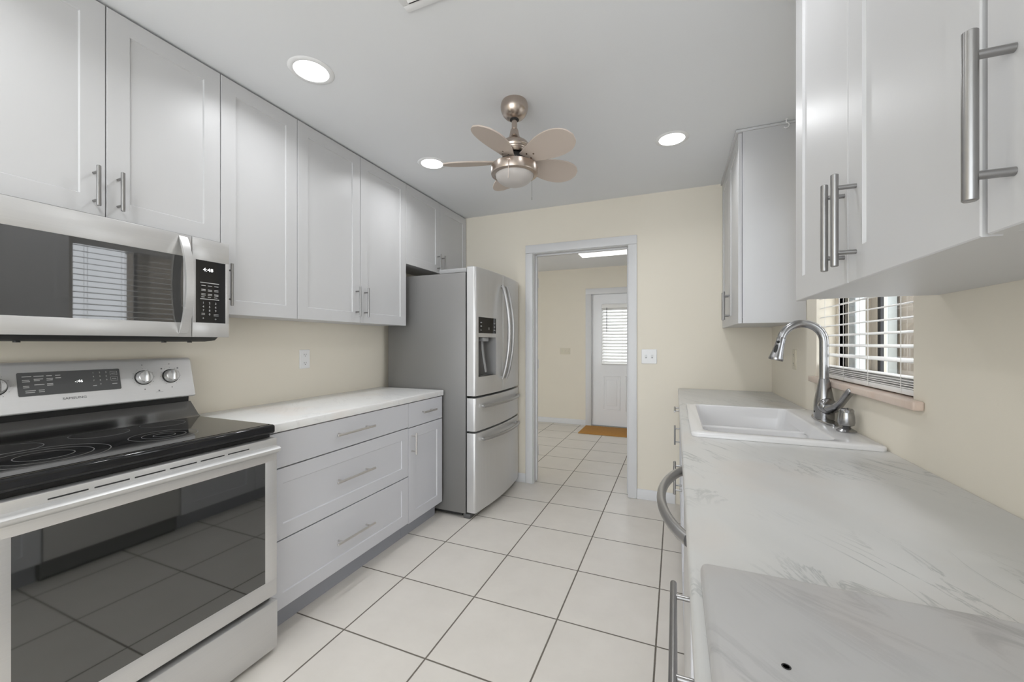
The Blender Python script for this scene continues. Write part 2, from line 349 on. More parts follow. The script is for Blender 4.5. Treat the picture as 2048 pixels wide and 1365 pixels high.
# outside door in the room beyond
t = MB(); cw2 = 0.088
t.box(ex0-cw2, ex0-0.002, YN-0.018, YN-0.0005, 0.001, ez+0.002, 0.004); t.box(ex1+0.002, ex1+cw2, YN-0.018, YN-0.0005, 0.001, ez+0.002, 0.004)
t.box(ex0-cw2, ex1+cw2, YN-0.018, YN-0.0005, ez+0.0025, ez+cw2, 0.004)
t.box(ex0-0.0195, ex0, YN-0.0004, YN+T, 0.001, ez); t.box(ex1, ex1+0.0195, YN-0.0004, YN+T, 0.001, ez); t.box(ex0-0.0195, ex1+0.0195, YN-0.0004, YN+T, ez, ez+0.0195)
struct('trim_2', t, M_trim)
d = MB(); gy0, gy1 = YN+0.03, YN+0.072; gx0, gx1, gz0, gz1 = -1.0, -0.43, 0.95, 1.80
d.box(ex0+0.003, gx0, gy0, gy1, 0.012, ez-0.003); d.box(gx1, ex1-0.003, gy0, gy1, 0.012, ez-0.003)
d.box(gx0, gx1, gy0, gy1, 0.012, gz0); d.box(gx0, gx1, gy0, gy1, gz1, ez-0.003)
for x0, x1 in ((gx0-0.003, -0.75), (-0.68, gx1+0.003)):      # raised mouldings of the lower panels
    for a in ((x0, x1, 0.745, 0.765), (x0, x1, 0.24, 0.26), (x0, x0+0.02, 0.26, 0.745), (x1-0.02, x1, 0.26, 0.745)):
        d.box(a[0], a[1], gy0-0.005, gy0, a[2], a[3], 0.003)
    d.box(x0+0.05, x1-0.05, gy0-0.004, gy0, 0.31, 0.695, 0.003)
dr = struct('door_1', d, M_door)
g = MB()
for a in ((gx0-0.025, gx1+0.025, gz0-0.025, gz0), (gx0-0.025, gx1+0.025, gz1, gz1+0.025), (gx0-0.025, gx0, gz0, gz1), (gx1, gx1+0.025, gz0, gz1)):
    g.box(a[0], a[1], gy0-0.012, gy0, a[2], a[3], 0.004)
build('glass_surround', g, M_trim, dr)
build('pane', MB().box(gx0, gx1, gy0+0.015, gy0+0.021, gz0, gz1), M_pane, dr)
build('threshold', MB().box(ex0+0.001, ex1-0.001, YN, YN+T, 0.0005, 0.011), M_mgrey, dr)
# kitchen window: frame, sashes, panes and the marble sill
fx0, fx1 = 0.716, 0.757
f = MB()
f.box(fx0, fx1, WY0+0.001, WY0+0.035, 1.088, WZ1-0.001, 0.003); f.box(fx0, fx1, WY1-0.032, WY1-0.001, 1.088, WZ1-0.001, 0.003)
f.box(fx0, fx1, WY0+0.035, WY1-0.032, 1.088, 1.115, 0.003); f.box(fx0, fx1, WY0+0.035, WY1-0.032, WZ1-0.035, WZ1-0.001, 0.003)
win = struct('window_1', f, M_winfr)
s = MB(); s.box(fx0-0.004, fx0+0.018, 1.990, 2.032, 1.116, WZ1-0.036, 0.002); s.box(fx0-0.002, fx0+0.03, 1.943, 1.988, 1.116, WZ1-0.036, 0.002)
build('meeting_stile', s, M_winfr, win)
s = MB(); s.box(fx0+0.002, fx0+0.012, 1.918, 1.942, 1.116, WZ1-0.036); s.box(fx0+0.004, fx0+0.012, WY0+0.036, 1.918, 1.116, 1.124)
build('gasket', s, M_gasket, win)
build('pane', MB().box(fx0+0.014, fx0+0.018, 2.033, WY1-0.033, 1.116, WZ1-0.036), M_pane, win)
build('pane', MB().box(fx0+0.014, fx0+0.018, WY0+0.036, 1.917, 1.125, WZ1-0.036), M_pane, win)
s = MB(); s.box(0.613, XR-0.0005, 1.452, 2.402, 1.060, 1.087, 0.005, 3); s.box(XR-0.004, fx1, WY0+0.001, WY1-0.001, 1.0585, 1.087)
build('window_sill', s, M_sill, win)

# ================================================================ OUTSIDE the window and the entry door
tag(build('patio_floor', MB().box(0.95, 9, -1, 12, -0.12, -0.02), M_paving), 'pale patio paving outside the kitchen window', 'paving')
p = thing('patio_screen', 'white patio screen with a dark post outside the far half of the kitchen window', 'screen', (2.2, 7.4, -0.02))
b = MB()
for k in range(9): b.box(2.2, 2.24, 5.98+k*0.32, 5.98+k*0.32+0.305, 0.0, 2.6, 0.006)
build('panel', b, M_fence, p)
build('post', MB().box(2.10, 2.19, 6.58, 6.76, -0.02, 2.7, 0.005), M_post, p)
build('rail', MB().box(2.195, 2.245, 5.95, 8.9, 2.6, 2.68, 0.004), M_fence, p)
p = thing('garden_wall', 'tan stucco garden wall with a white downpipe seen through the near half of the kitchen window', 'wall', (2.2, 4.2, -0.02))
build('masonry', MB().box(2.2, 2.4, 2.6, 5.88, -0.02, 2.30), M_stucco, p)
build('coping', MB().box(2.16, 2.44, 2.6, 5.90, 2.30, 2.40, 0.01), M_post, p)
build('downpipe', MB().box(2.10, 2.19, 5.46, 5.60, -0.02, 2.4, 0.02), M_fence, p)

# ================================================================ UPPER CABINETS, left
UX = -1.842; CB = UX-0.021
def cabinet_body(x0, x1, y0, y1, z0, z1): return MB().box(x0, x1, y0, y1, z0, z1, 0.0008, 1)
def upper_left(y0, y1, z0, doors, label, handles, group):
    t = thing('upper_cabinet', label, 'cabinet', (XL, (y0+y1)/2, z0), group)
    build('body', cabinet_body(XL+0.001, CB, y0+0.0006, y1-0.0006, z0+0.003, 2.4385), M_upper, t)
    build('gap_shade_strip', MB().box(CB+0.0002, CB+0.002, y0+0.0006, y1-0.0006, 2.36, 2.4385), M_gap_shade, t)  # dark strip painting the shade between door tops and ceiling
    for (a, b), hy in zip(doors, handles):
        d = build('door', MB().shaker(UX, 1, a+0.0015, b-0.0015, z0, 2.430), M_upper, t)
        L = 0.137 if z0 > 1.5 else 0.187
        zc = {1.69: 1.785, 1.378: 1.508, 1.838: 1.925}[z0]
        build('handle', MB().pull(UX, 1, hy, zc, L, 0.096 if L < .15 else 0.128, 'z'), M_handle, d)
    return t
G = 'white upper cabinets along the left wall'
upper_left(0.365, 1.125, 1.69, [(0.365, 0.746), (0.746, 1.125)], 'white two-door upper cabinet right above the microwave', [0.714, 0.778], G)
upper_left(1.125, 1.508, 1.378, [(1.125, 1.508)], 'tall white single-door upper cabinet just right of the microwave', [1.152], G)
upper_left(1.508, 2.423, 1.378, [(1.508, 1.961), (1.961, 2.423)], 'tall white two-door upper cabinet ending at the refrigerator', [1.923, 1.995], G)
upper_left(2.423, 3.337, 1.838, [(2.423, 2.880), (2.880, 3.337)], 'short white two-door cabinet above the refrigerator', [2.841, 2.909], G)

# ================================================================ UPPER CABINETS, right
RX = 0.325; RB = RX+0.021
def upper_right(y0, y1, z0, doors, handles, label, ztop=2.430):
    t = thing('upper_cabinet', label, 'cabinet', (XR, (y0+y1)/2, z0), 'white upper cabinets along the right wall')
    build('body', cabinet_body(RB, XR-0.001, y0+0.0006, y1-0.0006, z0+0.004, 2.4385), M_upper, t)
    build('bottom_rail', MB().box(RB-0.0015, RB-0.0002, y0+0.0006, y1-0.0006, z0+0.004, z0+0.03), M_gap_shade, t)  # no real rail: dark strip painting the shade behind the door bottoms
    for (a, b), hy in zip(doors, handles):
        d = build('door', MB().shaker(RX, -1, a+0.0015, b-0.0015, z0, ztop), M_upper, t)
        build('handle', MB().pull(RX, -1, hy, 1.492, 0.182, 0.128, 'z', r=0.0066), M_handle, d)
    return t
upper_right(0.242, 0.624, 1.372, [(0.242, 0.6195)], [0.578], 'white upper cabinet at the right edge of the view with one large bar handle')
upper_right(0.626, 1.387, 1.372, [(0.6265, 1.007), (1.007, 1.387)], [0.968, 1.026], 'white two-door upper cabinet beside the window, its two bar handles close together')
fc = upper_right(2.532, 3.336, 1.360, [(2.532, 2.934), (2.934, 3.336)], [2.900, 2.968], 'white upper cabinet in the far right corner beyond the sink', 2.420)
build('crown_strip', MB().box(RX-0.012, XR-0.001, 2.522, 3.336, 2.424, 2.4385, 0.003), M_upper, fc)
build('side_panel', MB().box(RX+0.021, XR-0.001, 2.5255, 2.532, 1.360, 2.423, 0.001), M_upper, fc)

# ================================================================ BASE CABINETS, left
BX = -1.556; BB = BX-0.021
t = thing('base_cabinet', 'grey three-drawer base cabinet between the range and the narrow door cabinet', 'cabinet', (XL, 1.60, 0), 'grey base cabinets on the left')
build('body', cabinet_body(XL+0.001, BB, 1.1365, 2.0695, 0.104, 0.872), M_base, t)
build('toe_kick', MB().box(-1.64, -1.62, 1.1365, 2.0695, 0.001, 0.1035), M_kick, t)
build('face_gap_shade', MB().box(BB+0.0002, BB+0.0012, 1.138, 2.068, 0.11, 0.872), M_gap_shade, t)  # dark sheet that paints the shade in the seams between drawers
for z0, z1, fl in ((0.7180, 0.8675, True), (0.4100, 0.7125, False), (0.113, 0.4045, False)):
    d = build('drawer', MB().shaker(BX, 1, 1.1385, 2.0685, z0, z1, flat=fl), M_base, t)
    build('handle', MB().pull(BX, 1, 1.602, (z0+z1)/2+0.004, 0.262, 0.192, 'y'), M_pull_lit, d)
t = thing('base_cabinet', 'narrow grey base cabinet with one small drawer and a door beside the refrigerator', 'cabinet', (XL, 2.267, 0), 'grey base cabinets on the left')
build('body', cabinet_body(XL+0.001, BB, 2.0705, 2.4615, 0.104, 0.872), M_base, t)
build('toe_kick', MB().box(-1.64, -1.62, 2.0705, 2.4615, 0.001, 0.1035), M_kick, t)
build('face_gap_shade', MB().box(BB+0.0002, BB+0.0012, 2.072, 2.460, 0.11, 0.872), M_gap_shade, t)  # shade between drawer and door, put in as a dark sheet
d = build('drawer', MB().shaker(BX, 1, 2.0715, 2.4605, 0.7130, 0.8675, flat=True), M_base, t)
build('handle', MB().pull(BX, 1, 2.267, 0.794, 0.150, 0.096, 'y'), M_pull_lit, d)
d = build('door', MB().shaker(BX, 1, 2.0715, 2.4605, 0.107, 0.7075), M_base, t)
build('handle', MB().pull(BX, 1, 2.104, 0.609, 0.137, 0.096, 'z'), M_pull_lit, d)
tag(build('countertop', MB().box(XL+0.001, -1.546, 1.1345, 2.466, 0.8735, 0.911, 0.004, 3), M_counter2), 'white marble-look countertop on the left between range and refrigerator', 'countertop')

# ================================================================ RANGE
RY0, RY1 = 0.368, 1.130
rg = thing('range', 'stainless electric range with a black glass cooktop and large oven window', 'stove', (-1.8, 0.749, 0))
b = MB(); b.box(-2.085, -1.535, RY0+0.003, RY1-0.003, 0.03, 0.884)
for x in (-2.02, -1.60):
    for y in (RY0+0.05, RY1-0.05): b.cyl((x, y, 0.0005), (x, y, 0.031), 0.018, 12)
build('body', b, M_matblk, rg)
# cooktop: frame with rolled edge and the glass
ct = build('cooktop', MB().box(-2.02, -1.502, RY0, RY1, 0.884, 0.920, 0.010, 4), M_black, rg)
build('glass_top', MB().box(-2.005, -1.522, RY0+0.012, RY1-0.012, 0.9195, 0.9215, 0.0008, 1), M_cook, ct)
for (cx, cy, rs) in ((-1.690, 0.842, (0.094, 0.060, 0.030)), (-1.705, 0.555, (0.137, 0.100, 0.060)), (-1.925, 0.955, (0.070,)), (-1.915, 0.540, (0.078,)), (-1.930, 0.765, (0.078,))):
    r = MB()
    for q in rs: r.ring((cx, cy, 0.9215), q, 0.0012, 0.0003)
    build('burner_ring', r, M_ring, ct)
# backguard: sloping steel apron, black vent slot, control panel leaning back
bgd = MB(); fn = lambda p, q, a: (p, a, q)
bgd.prism([(-2.085, 0.885), (-1.985, 0.921), (-2.000, 0.930), (-2.058, 0.985), (-2.085, 0.985)], fn, RY0+0.004, RY1-0.004)
back = build('backguard', bgd, brushed('backguard_dark_steel', (0.42, 0.415, 0.41), 0.22, 1), rg)
build('vent_slot', MB().prism([(-2.088, 0.9852), (-2.066, 0.9852), (-2.062, 1.03), (-2.088, 1.03)], fn, RY0+0.008, RY1-0.008), M_matblk, back)
PB, PT = Vector((-2.026, 0, 1.016)), Vector((-2.066, 0, 1.180))     # control panel face, bottom and top
PD = (PT-PB).normalized(); PN = Vector((PD.z, 0, -PD.x))
def cp(y, z, o=0.0):
    k = (z-PB.z)/(PT.z-PB.z); v = PB.lerp(PT, k)+PN*o; return Vector((v.x, y, v.z))
cpn = MB(); q = PB+PN*0; 
cpn.prism([(PB.x-0.012, PB.z-0.004), (PB.x-0.003, PB.z-0.004), (PB.x, PB.z), (PT.x, PT.z-0.008), (PT.x-0.004, PT.z-0.001), (PT.x-0.012, PT.z+0.003), (-2.098, PT.z+0.003), (-2.098, 1.0), (-2.09, 1.0)], fn, RY0, RY1)
bmesh.ops.bevel(cpn.bm, geom=[e for e in cpn.bm.edges if abs(e.verts[0].co.y-e.verts[1].co.y) < 1e-6], offset=0.003, segments=2, affect='EDGES')
cpo = build('control_panel', cpn, M_panel, rg)
def slanted(y0, y1, z0, z1, th, mb=None, r=0.004):
    mb = mb or MB(); pts = []
    for cy, cz, a0 in ((y1-r, z0+r, -90), (y1-r, z1-r, 0), (y0+r, z1-r, 90), (y0+r, z0+r, 180)):
        for k in range(5):
            a = math.radians(a0+k*22.5); pts.append((cy+r*math.cos(a), cz+r*math.sin(a)))
    return mb.prism(pts, lambda p, q, o: cp(p, q, o), 0.0002, th)
scr = build('display', slanted(0.604, 0.872, 1.068, 1.148, 0.0014), M_screen, cpo)
k = MB(); up = PD; UY = (0, 1, 0)
k.text('-:46', 0.010, cp(0.742, 1.104, 0.0016), UY, up, 1.0); build('clock_digits', k, M_lit, scr)
k = MB()
for i, rowt in enumerate(('123', '456', '789')):
    for j, ch in enumerate(rowt): k.text(ch, 0.0058, cp(0.792+j*0.0185, 1.1335-i*0.0145, 0.0016), UY, up)
k.text('0', 0.0058, cp(0.8105, 1.090, 0.0016), UY, up)
for (y, z, wd) in ((0.615, 1.134, .022), (0.642, 1.134, .024), (0.672, 1.134, .014), (0.694, 1.134, .013), (0.615, 1.122, .017), (0.642, 1.124, .022), (0.672, 1.124, .016), (0.694, 1.125, .014),
                   (0.615, 1.117, .018), (0.642, 1.119, .014), (0.672, 1.119, .015), (0.616, 1.102, .014), (0.642, 1.105, .024), (0.672, 1.106, .015), (0.616, 1.097, .014), (0.672, 1.101, .015), (0.620, 1.086, .024), (0.651, 1.086, .014), (0.620, 1.080, .022), (0.651, 1.080, .014), (0.790, 1.088, .011)):
    slanted(y, y+wd, z-0.0013, z+0.0013, 0.0017, k, 0.0006)
for z in (1.131, 1.110):     # outlined start and cancel keys
    for a in ((0.843, 0.864, z+0.0065, z+0.0073), (0.843, 0.864, z-0.0073, z-0.0065), (0.843, 0.8437, z-0.0065, z+0.0065), (0.8633, 0.864, z-0.0065, z+0.0065), (0.847, 0.860, z-0.001, z+0.001)):
        slanted(a[0], a[1], a[2], a[3], 0.0017, k, 0.0003)
slanted(0.846, 0.861, 1.0895, 1.092, 0.0017, k, 0.0006)
build('key_labels', k, M_mark, scr)
build('lettering', MB().text('SAMSUNG', 0.0085, cp(0.706, 1.046, 0.0003), UY, up, 1.15), M_markd, cpo)
dt = MB()
for y in (0.458, 0.553, 0.947, 1.043):
    for a in range(-150, 151, 30): 
        ar = math.radians(a+90); slanted(y+0.037*math.cos(ar)-.0012, y+0.037*math.cos(ar)+.0012, 1.106+0.037*math.sin(ar)-.0007, 1.106+0.037*math.sin(ar)+.0007, 0.0006, dt, 0.0003)
    slanted(y-0.002, y+0.002, 1.156, 1.160, 0.0006, dt, 0.001); slanted(y-0.002, y+0.002, 1.056, 1.060, 0.0006, dt, 0.001)
for y, z in ((1.013, 1.139), (1.073, 1.139), (0.995, 1.048)): slanted(y-.0028, y+.0028, z-.0028, z+.0028, 0.0006, dt, 0.0005)
slanted(0.983, 1.008, 1.0415, 1.0425, 0.0006, dt, 0.0003)
build('dial_marks', dt, M_markd, cpo)
for y in (0.458, 0.553, 0.947, 1.043):
    c = cp(y, 1.106)
    kb = MB(); kb.cyl(c+PN*0.004, c+PN*0.022, 0.0275, 32, 0.0245); kb.cyl(c+PN*0.022, c+PN*0.0245, 0.0245, 32, 0.0215)
    ko = build('knob', kb, M_steelY, cpo)
    fin = MB(); a, bb = c-PD*0.0235+PN*0.023, c+PD*0.0235+PN*0.023
    fin.tube([a-PD*.001, a+PD*.004, c+PN*0.026, bb-PD*.004, bb+PD*.001], [0.005, 0.0085, 0.0095, 0.0085, 0.005], 12, flat=(1, 1.7), up=PN)
    build('grip', fin, M_steelY, ko)
    build('knob_collar', MB().cyl(c+PN*0.0003, c+PN*0.004, 0.030, 32), M_matblk, ko)
# oven door
ow = (0.432, 1.080, 0.300, 0.775); DXF = -1.496
od = MB()
od.box(-1.533, DXF, RY0, RY1, ow[3], 0.866, 0.003); od.box(-1.533, DXF, RY0, RY1, 0.232, ow[2], 0.003)
od.box(-1.533, DXF, RY0, ow[0], ow[2]-0.004, ow[3]+0.004, 0.002); od.box(-1.533, DXF, ow[1], RY1, ow[2]-0.004, ow[3]+0.004, 0.002)
odo = build('oven_door', od, M_steelY, rg)
build('oven_window', MB().box(-1.530, DXF-0.0008, ow[0]-0.004, ow[1]+0.004, ow[2]-0.004, ow[3]+0.004), M_glassb, odo)
v = MB()
for i in range(6): v.box(DXF-0.004, DXF+0.0006, 0.492+i*0.0893, 0.492+i*0.0893+0.078, 0.8445, 0.8490, 0.001)
build('vent_slots', v, M_matblk, odo)
hb = MB(); pf = [(DXF, 0.806), (DXF+0.030, 0.814), (DXF+0.043, 0.823), (DXF+0.044, 0.832), (DXF+0.036, 0.839), (DXF+0.016, 0.840), (DXF, 0.838)]
hb.prism(pf, fn, RY0+0.012, RY1-0.016)
build('handle', hb, paint('oven_handle_satin', (0.62, 0.62, 0.615), 0.40, metal=0.5, var=0.0), odo, 50)
dw = MB(); dw.box(-1.533, DXF+0.004, RY0, RY1, 0.020, 0.211, 0.004)
build('storage_drawer', dw, M_steelY, rg)

# ================================================================ MICROWAVE
MY0, MY1, MZ0, MZ1, MX = 0.364, 1.1245, 1.275, 1.677, -1.785
mw = thing('microwave', 'stainless over-the-range microwave showing a lit clock, hung under the cabinet', 'microwave', (-1.95, 0.744, 1.258))
build('body', MB().box(XL+0.001, -1.823, MY0+0.004, MY1-0.004, MZ0+0.004, MZ1-0.004, 0.002), M_dgrey, mw)
bt = MB(); bt.prism([(-2.10, 1.2785), (-1.805, 1.2785), (-1.83, 1.262), (-1.90, 1.256), (-2.10, 1.256)], lambda p, q, a: (p, a, q), MY0+0.01, MY1-0.03)
for y in (0.55, 0.93, 1.02): bt.cyl((-1.87, y, 1.252), (-1.87, y, 1.258), 0.008, 10)
build('underside', bt, M_matblk, mw)
ww = (0.405, 0.952, 1.331, 1.592); SE = 0.982
md = MB(); xb = -1.822
md.box(xb, MX, MY0, SE-0.001, ww[3], MZ1, 0.002); md.box(xb, MX, MY0, SE-0.001, MZ0, ww[2], 0.002)
md.box(xb, MX, MY0, ww[0], ww[2]-.002, ww[3]+.002, 0.001); md.box(xb, MX, ww[1], SE-0.001, ww[2]-.002, ww[3]+.002, 0.001)
mdo = build('door', md, M_steelY, mw)
build('door_window', MB().box(xb, MX-0.001, ww[0]-.003, ww[1]+.003, ww[2]-.003, ww[3]+.003), M_mwglass, mdo)
# strap handle bowed outwards
st = MB(); n = 17; pin, pout = [], []
for i in range(n):
    s_ = i/(n-1); z = 1.288+(1.668-1.288)*s_; o = 0.047*(1-(2*s_-1)**2)**0.8
    pin.append((MX-0.001+max(o-0.007, 0.0008), z)); pout.append((MX+0.003+o, z))
st.prism(pin+pout[::-1], lambda p, q, a: (p, a, q), 0.936, 0.964)
build('handle', st, M_steelY, mdo, 50)
cpm = MB(); pw = (0.996, 1.1095, 1.334, 1.588)
cpm.box(xb, MX, SE+0.001, MY1, pw[3], MZ1, 0.002); cpm.box(xb, MX, SE+0.001, MY1, MZ0, pw[2], 0.002)
cpm.box(xb, MX, SE+0.001, pw[0], pw[2]-.002, pw[3]+.002, 0.001); cpm.box(xb, MX, pw[1], MY1, pw[2]-.002, pw[3]+.002, 0.001)
cpo2 = build('control_frame', cpm, M_steelY, mw)
kp = build('keypad', MB().box(xb, MX-0.0006, pw[0]-.003, pw[1]+.003, pw[2]-.003, pw[3]+.003), M_black, cpo2)
mx_ = MX-0.0004; UYv, UZv = (0, 1, 0), (0, 0, 1)
build('clock_digits', MB().text('4:48', 0.014, (mx_, 1.022, 1.545), UYv, UZv, 1.15), M_lit, cpo2)
k = MB()
for i, rowt in enumerate(('123', '456', '789')):
    for j, ch in enumerate(rowt): k.text(ch, 0.0085, (mx_, 1.0205+j*0.0235, 1.411-i*0.0155), UYv, UZv)
k.text('0', 0.0085, (mx_, 1.044, 1.3645), UYv, UZv)
k.text('+', 0.010, (mx_, 1.019, 1.347), UYv, UZv); k.text('o', 0.008, (mx_, 1.067, 1.347), UYv, UZv)
def dash(y, z, wd, hh=0.0022): k.box(mx_-0.0001, mx_+0.0003, y, y+wd, z-hh/2, z+hh/2)
for z in (1.498, 1.431): dash(1.012, z, 0.072, 0.003)
for z in (1.486, 1.470, 1.465, 1.452, 1.447, 1.439):
    for j in range(3): dash(1.016+j*0.0245, z, 0.016 - (0.004 if z < 1.44 else 0))
for z in (1.372, 1.367): dash(1.0165, z, 0.013, 0.0018); dash(1.063, z-0.003, 0.019, 0.0018)
build('key_labels', k, M_mark, cpo2)

# ================================================================ REFRIGERATOR
FY0, FY1 = 2.486, 3.314; FC = (FY0+FY1)/2; FH = (FY1-FY0)/2
fr = thing('refrigerator', 'stainless french-door refrigerator with a water dispenser and two drawers', 'refrigerator', (-1.7, FC, 0))
cs = MB(); cs.box(-2.06, -1.378, FY0, FY1, 0.035, 1.755, 0.004)
case = build('case', cs, M_fridge, fr)
for y in (FY0+0.04, FY1-0.04): build('foot', MB().box(-1.40, -1.345, y-0.035, y+0.035, 0.0006, 0.034, 0.006), M_dgrey, fr)
build('rear_roller', MB().box(-2.03, -1.98, FY0+0.03, FY1-0.03, 0.0006, 0.036), M_dgrey, fr)
build('base_grille', MB().box(-1.99, -1.415, FY0+0.02, FY1-0.02, 0.012, 0.0345), M_matblk, fr)
build('hinge_cover', MB().box(-1.60, -1.372, FY0+0.004, FY0+0.05, 1.756, 1.788, 0.006).box(-1.3715, -1.325, FY0+0.012, FY0+0.04, 1.7805, 1.797, 0.003), M_mgrey, fr)
build('hinge_cover', MB().box(-1.60, -1.372, FY1-0.05, FY1-0.004, 1.756, 1.788, 0.006), M_mgrey, fr)
build('top_strip', MB().box(-1.60, -1.372, FY0+0.0505, FY1-0.0505, 1.756, 1.772, 0.004), M_mgrey, fr)
build('door_seal', MB().box(-1.3775, -1.367, FY0+0.008, FY1-0.008, 0.05, 1.750), M_matblk, fr)
def bulge(y): return -1.300+0.032*(1-((y-FC)/FH)**2)
def curved(y0, y1, z0, z1, hole=None, rl=0.004, rr=0.004, xb=-1.3665):
    m = MB(); ys = [y0+(y1-y0)*i/14 for i in range(15)]
    for e, r, sgn in ((y0, rl, 1), (y1, rr, -1)): ys += [e+sgn*r*t for t in (0.1, 0.3, 0.6, 1.0)]
    zs = [z0, z0+0.002, z1-0.002, z1]
    if hole: ys += [hole[0], hole[1]]; zs += [hole[2], hole[3]]; ys = [y for y in ys if not (hole[0]+1e-5 < y < hole[1]-1e-5 and False)]
    ys = sorted(set(round(y, 6) for y in ys)); zs = sorted(zs)
    def fx(y):
        x = bulge(y)
        for dd, r in ((y-y0, rl), (y1-y, rr)):
            if dd < r: x -= r-math.sqrt(max(0, r*r-(r-dd)**2))
        return x
    V = {}
    for i, y in enumerate(ys):
        for j, z in enumerate(zs):
            ins = 0.0015 if j in (0, len(zs)-1) else 0
            V[i, j] = m.bm.verts.new((fx(y)-ins, y, z))
    B = {}
    for i, y in enumerate(ys):
        for j in (0, len(zs)-1): B[i, j] = m.bm.verts.new((xb, y, zs[j]))
    L = len(zs)-1
    for i in range(len(ys)-1):
        for j in range(L):
            if hole and hole[0]-1e-6 <= ys[i] and ys[i+1] <= hole[1]+1e-6 and hole[2]-1e-6 <= zs[j] and zs[j+1] <= hole[3]+1e-6: continue
            m.bm.faces.new((V[i, j], V[i+1, j], V[i+1, j+1], V[i, j+1]))
        m.bm.faces.new((B[i, 0], B[i+1, 0], V[i+1, 0], V[i, 0])); m.bm.faces.new((V[i, L], V[i+1, L], B[i+1, L], B[i, L]))
        m.bm.faces.new((B[i, 0], B[i+1, 0], B[i+1, L], B[i, L]))
    for i in (0, len(ys)-1): m.bm.faces.new([B[i, 0]]+[V[i, j] for j in range(L+1)]+[B[i, L]])
    return m
nh = (2.524, 2.768, 1.008, 1.293)
dl = build('left_door', curved(FY0, FC-0.002, 0.874, 1.790, nh, rl=0.014, rr=0.006), M_steelZ, fr)
rd = build('right_door', curved(FC+0.002, FY1, 0.874, 1.790, None, rl=0.006, rr=0.014), M_steelZ, fr)
ud = build('upper_drawer', curved(FY0, FY1, 0.624, 0.858, None, 0.014, 0.014), M_steelZ, fr)
ld = build('freezer_drawer', curved(FY0, FY1, 0.048, 0.610, None, 0.014, 0.014), M_steelZ, fr)
# dispenser: black touch panel above an open niche with nozzle, paddle and drip tray
pm = MB(); ya, yb2 = nh[0], nh[1]; ysn = [ya+(yb2-ya)*i/8 for i in range(9)]
pts = [(bulge(y)+0.0012, y) for y in ysn]+[(bulge(y)-0.004, y) for y in reversed(ysn)]
pm.prism(pts, lambda p, q, a: (p, q, a), 1.322, 1.437)
dp = build('dispenser_panel', pm, M_black, dl)
ic = MB()
for y, z in ((2.555, 1.398), (2.555, 1.372), (2.742, 1.398), (2.742, 1.372)):
    for dy, hz in ((-0.008, .006), (0, .010), (0.008, .006)): x = bulge(y+dy)+0.0012; ic.box(x, x+0.0008, y+dy-0.0022, y+dy+0.0022, z-hz/2, z+hz/2)
for y, z in ((2.555, 1.343), (2.742, 1.347)): x = bulge(y)+0.0014; ic.box(x-.001, x+0.0008, y-0.013, y+0.013, z-0.0015, z+0.0015)
x = bulge(2.66)+0.0012; ic.box(x, x+0.0006, 2.658, 2.662, 1.348, 1.366)
build('icon_row', ic, M_mark, dp)
ni = MB(); nb = -1.352; e = 0.0
P = lambda x, y, z: (x, y, z)
fy = [(bulge(y)-0.0004, y) for y in ysn]
for z, flip in ((nh[2], 0), (nh[3], 1)):
    ni.bm.faces.new([ni.bm.verts.new((x, y, z)) for x, y in fy]+[ni.bm.verts.new((nb, nh[1]-.02, z)), ni.bm.verts.new((nb, nh[0]+.02, z))])
ni.quad((fy[0][0], nh[0], nh[2]), (nb, nh[0]+.02, nh[2]), (nb, nh[0]+.02, nh[3]), (fy[0][0], nh[0], nh[3]))
ni.quad((fy[-1][0], nh[1], nh[2]), (nb, nh[1]-.02, nh[2]), (nb, nh[1]-.02, nh[3]), (fy[-1][0], nh[1], nh[3]))
ni.quad((nb, nh[0]+.02, nh[2]), (nb, nh[1]-.02, nh[2]), (nb, nh[1]-.02, nh[3]), (nb, nh[0]+.02, nh[3]))
nio = build('dispenser_niche', ni, paint('niche_grey', (0.16, 0.155, 0.15), 0.35), dl)
nz_ = MB(); nz_.box(-1.348, -1.293, 2.60, 2.69, 1.262, 1.2925, 0.006); build('nozzle', nz_, M_mgrey, dl)
pd = MB(); pd.tube([(-1.322, 2.635, 1.262), (-1.318, 2.636, 1.20), (-1.308, 2.640, 1.12), (-1.296, 2.645, 1.035)], [0.011, 0.012, 0.012, 0.011], 12, flat=(1.4, 0.5), up=(1, 0, 0)); build('paddle', pd, M_mgrey, dl)
build('drip_tray', MB().box(-1.350, -1.290, 2.548, 2.745, 1.0085, 1.0165, 0.002), M_dgrey, dl)
# handles
def fh_vertical(y, sgn):
    m = MB(); pts = []; n = 17
    for i in range(n):
        u = i/(n-1); z = 0.968+(1.706-0.968)*u; o = 0.012+0.058*(1-(2*u-1)**2)**0.9
        pts.append((bulge(y)+o, y+sgn*0.012*(1-(2*u-1)**2), z))
    m.tube(pts, [0.009]+[0.012]*(n-2)+[0.009], 14, flat=(0.85, 1.15), up=(1, 0, 0))
    for z in (0.982, 1.692): m.cyl((bulge(y)-0.001, y, z), (bulge(y)+0.020, y, z), 0.009, 14)
    return m
build('handle', fh_vertical(2.862, -0.2), M_bar, dl); build('handle', fh_vertical(2.938, 0.2), M_bar, rd)
def fh_level(z):
    m = MB(); pts = []; n = 21
    for i in range(n):
        u = i/(n-1); y = FY0+0.075+(FY1-FY0-0.15)*u; pts.append((bulge(y)+0.020+0.030*(1-(2*u-1)**2)**0.7, y, z))
    m.tube(pts, 0.0125, 14)
    for p, s_ in ((pts[0], 1), (pts[-1], -1)):
        m.cyl((bulge(p[1])-0.001, p[1]+s_*0.012, z), (p[0], p[1]+s_*0.012, z), 0.011, 14)
    return m
build('handle', fh_level(0.797), M_bar, ud); build('handle', fh_level(0.560), M_bar, ld)

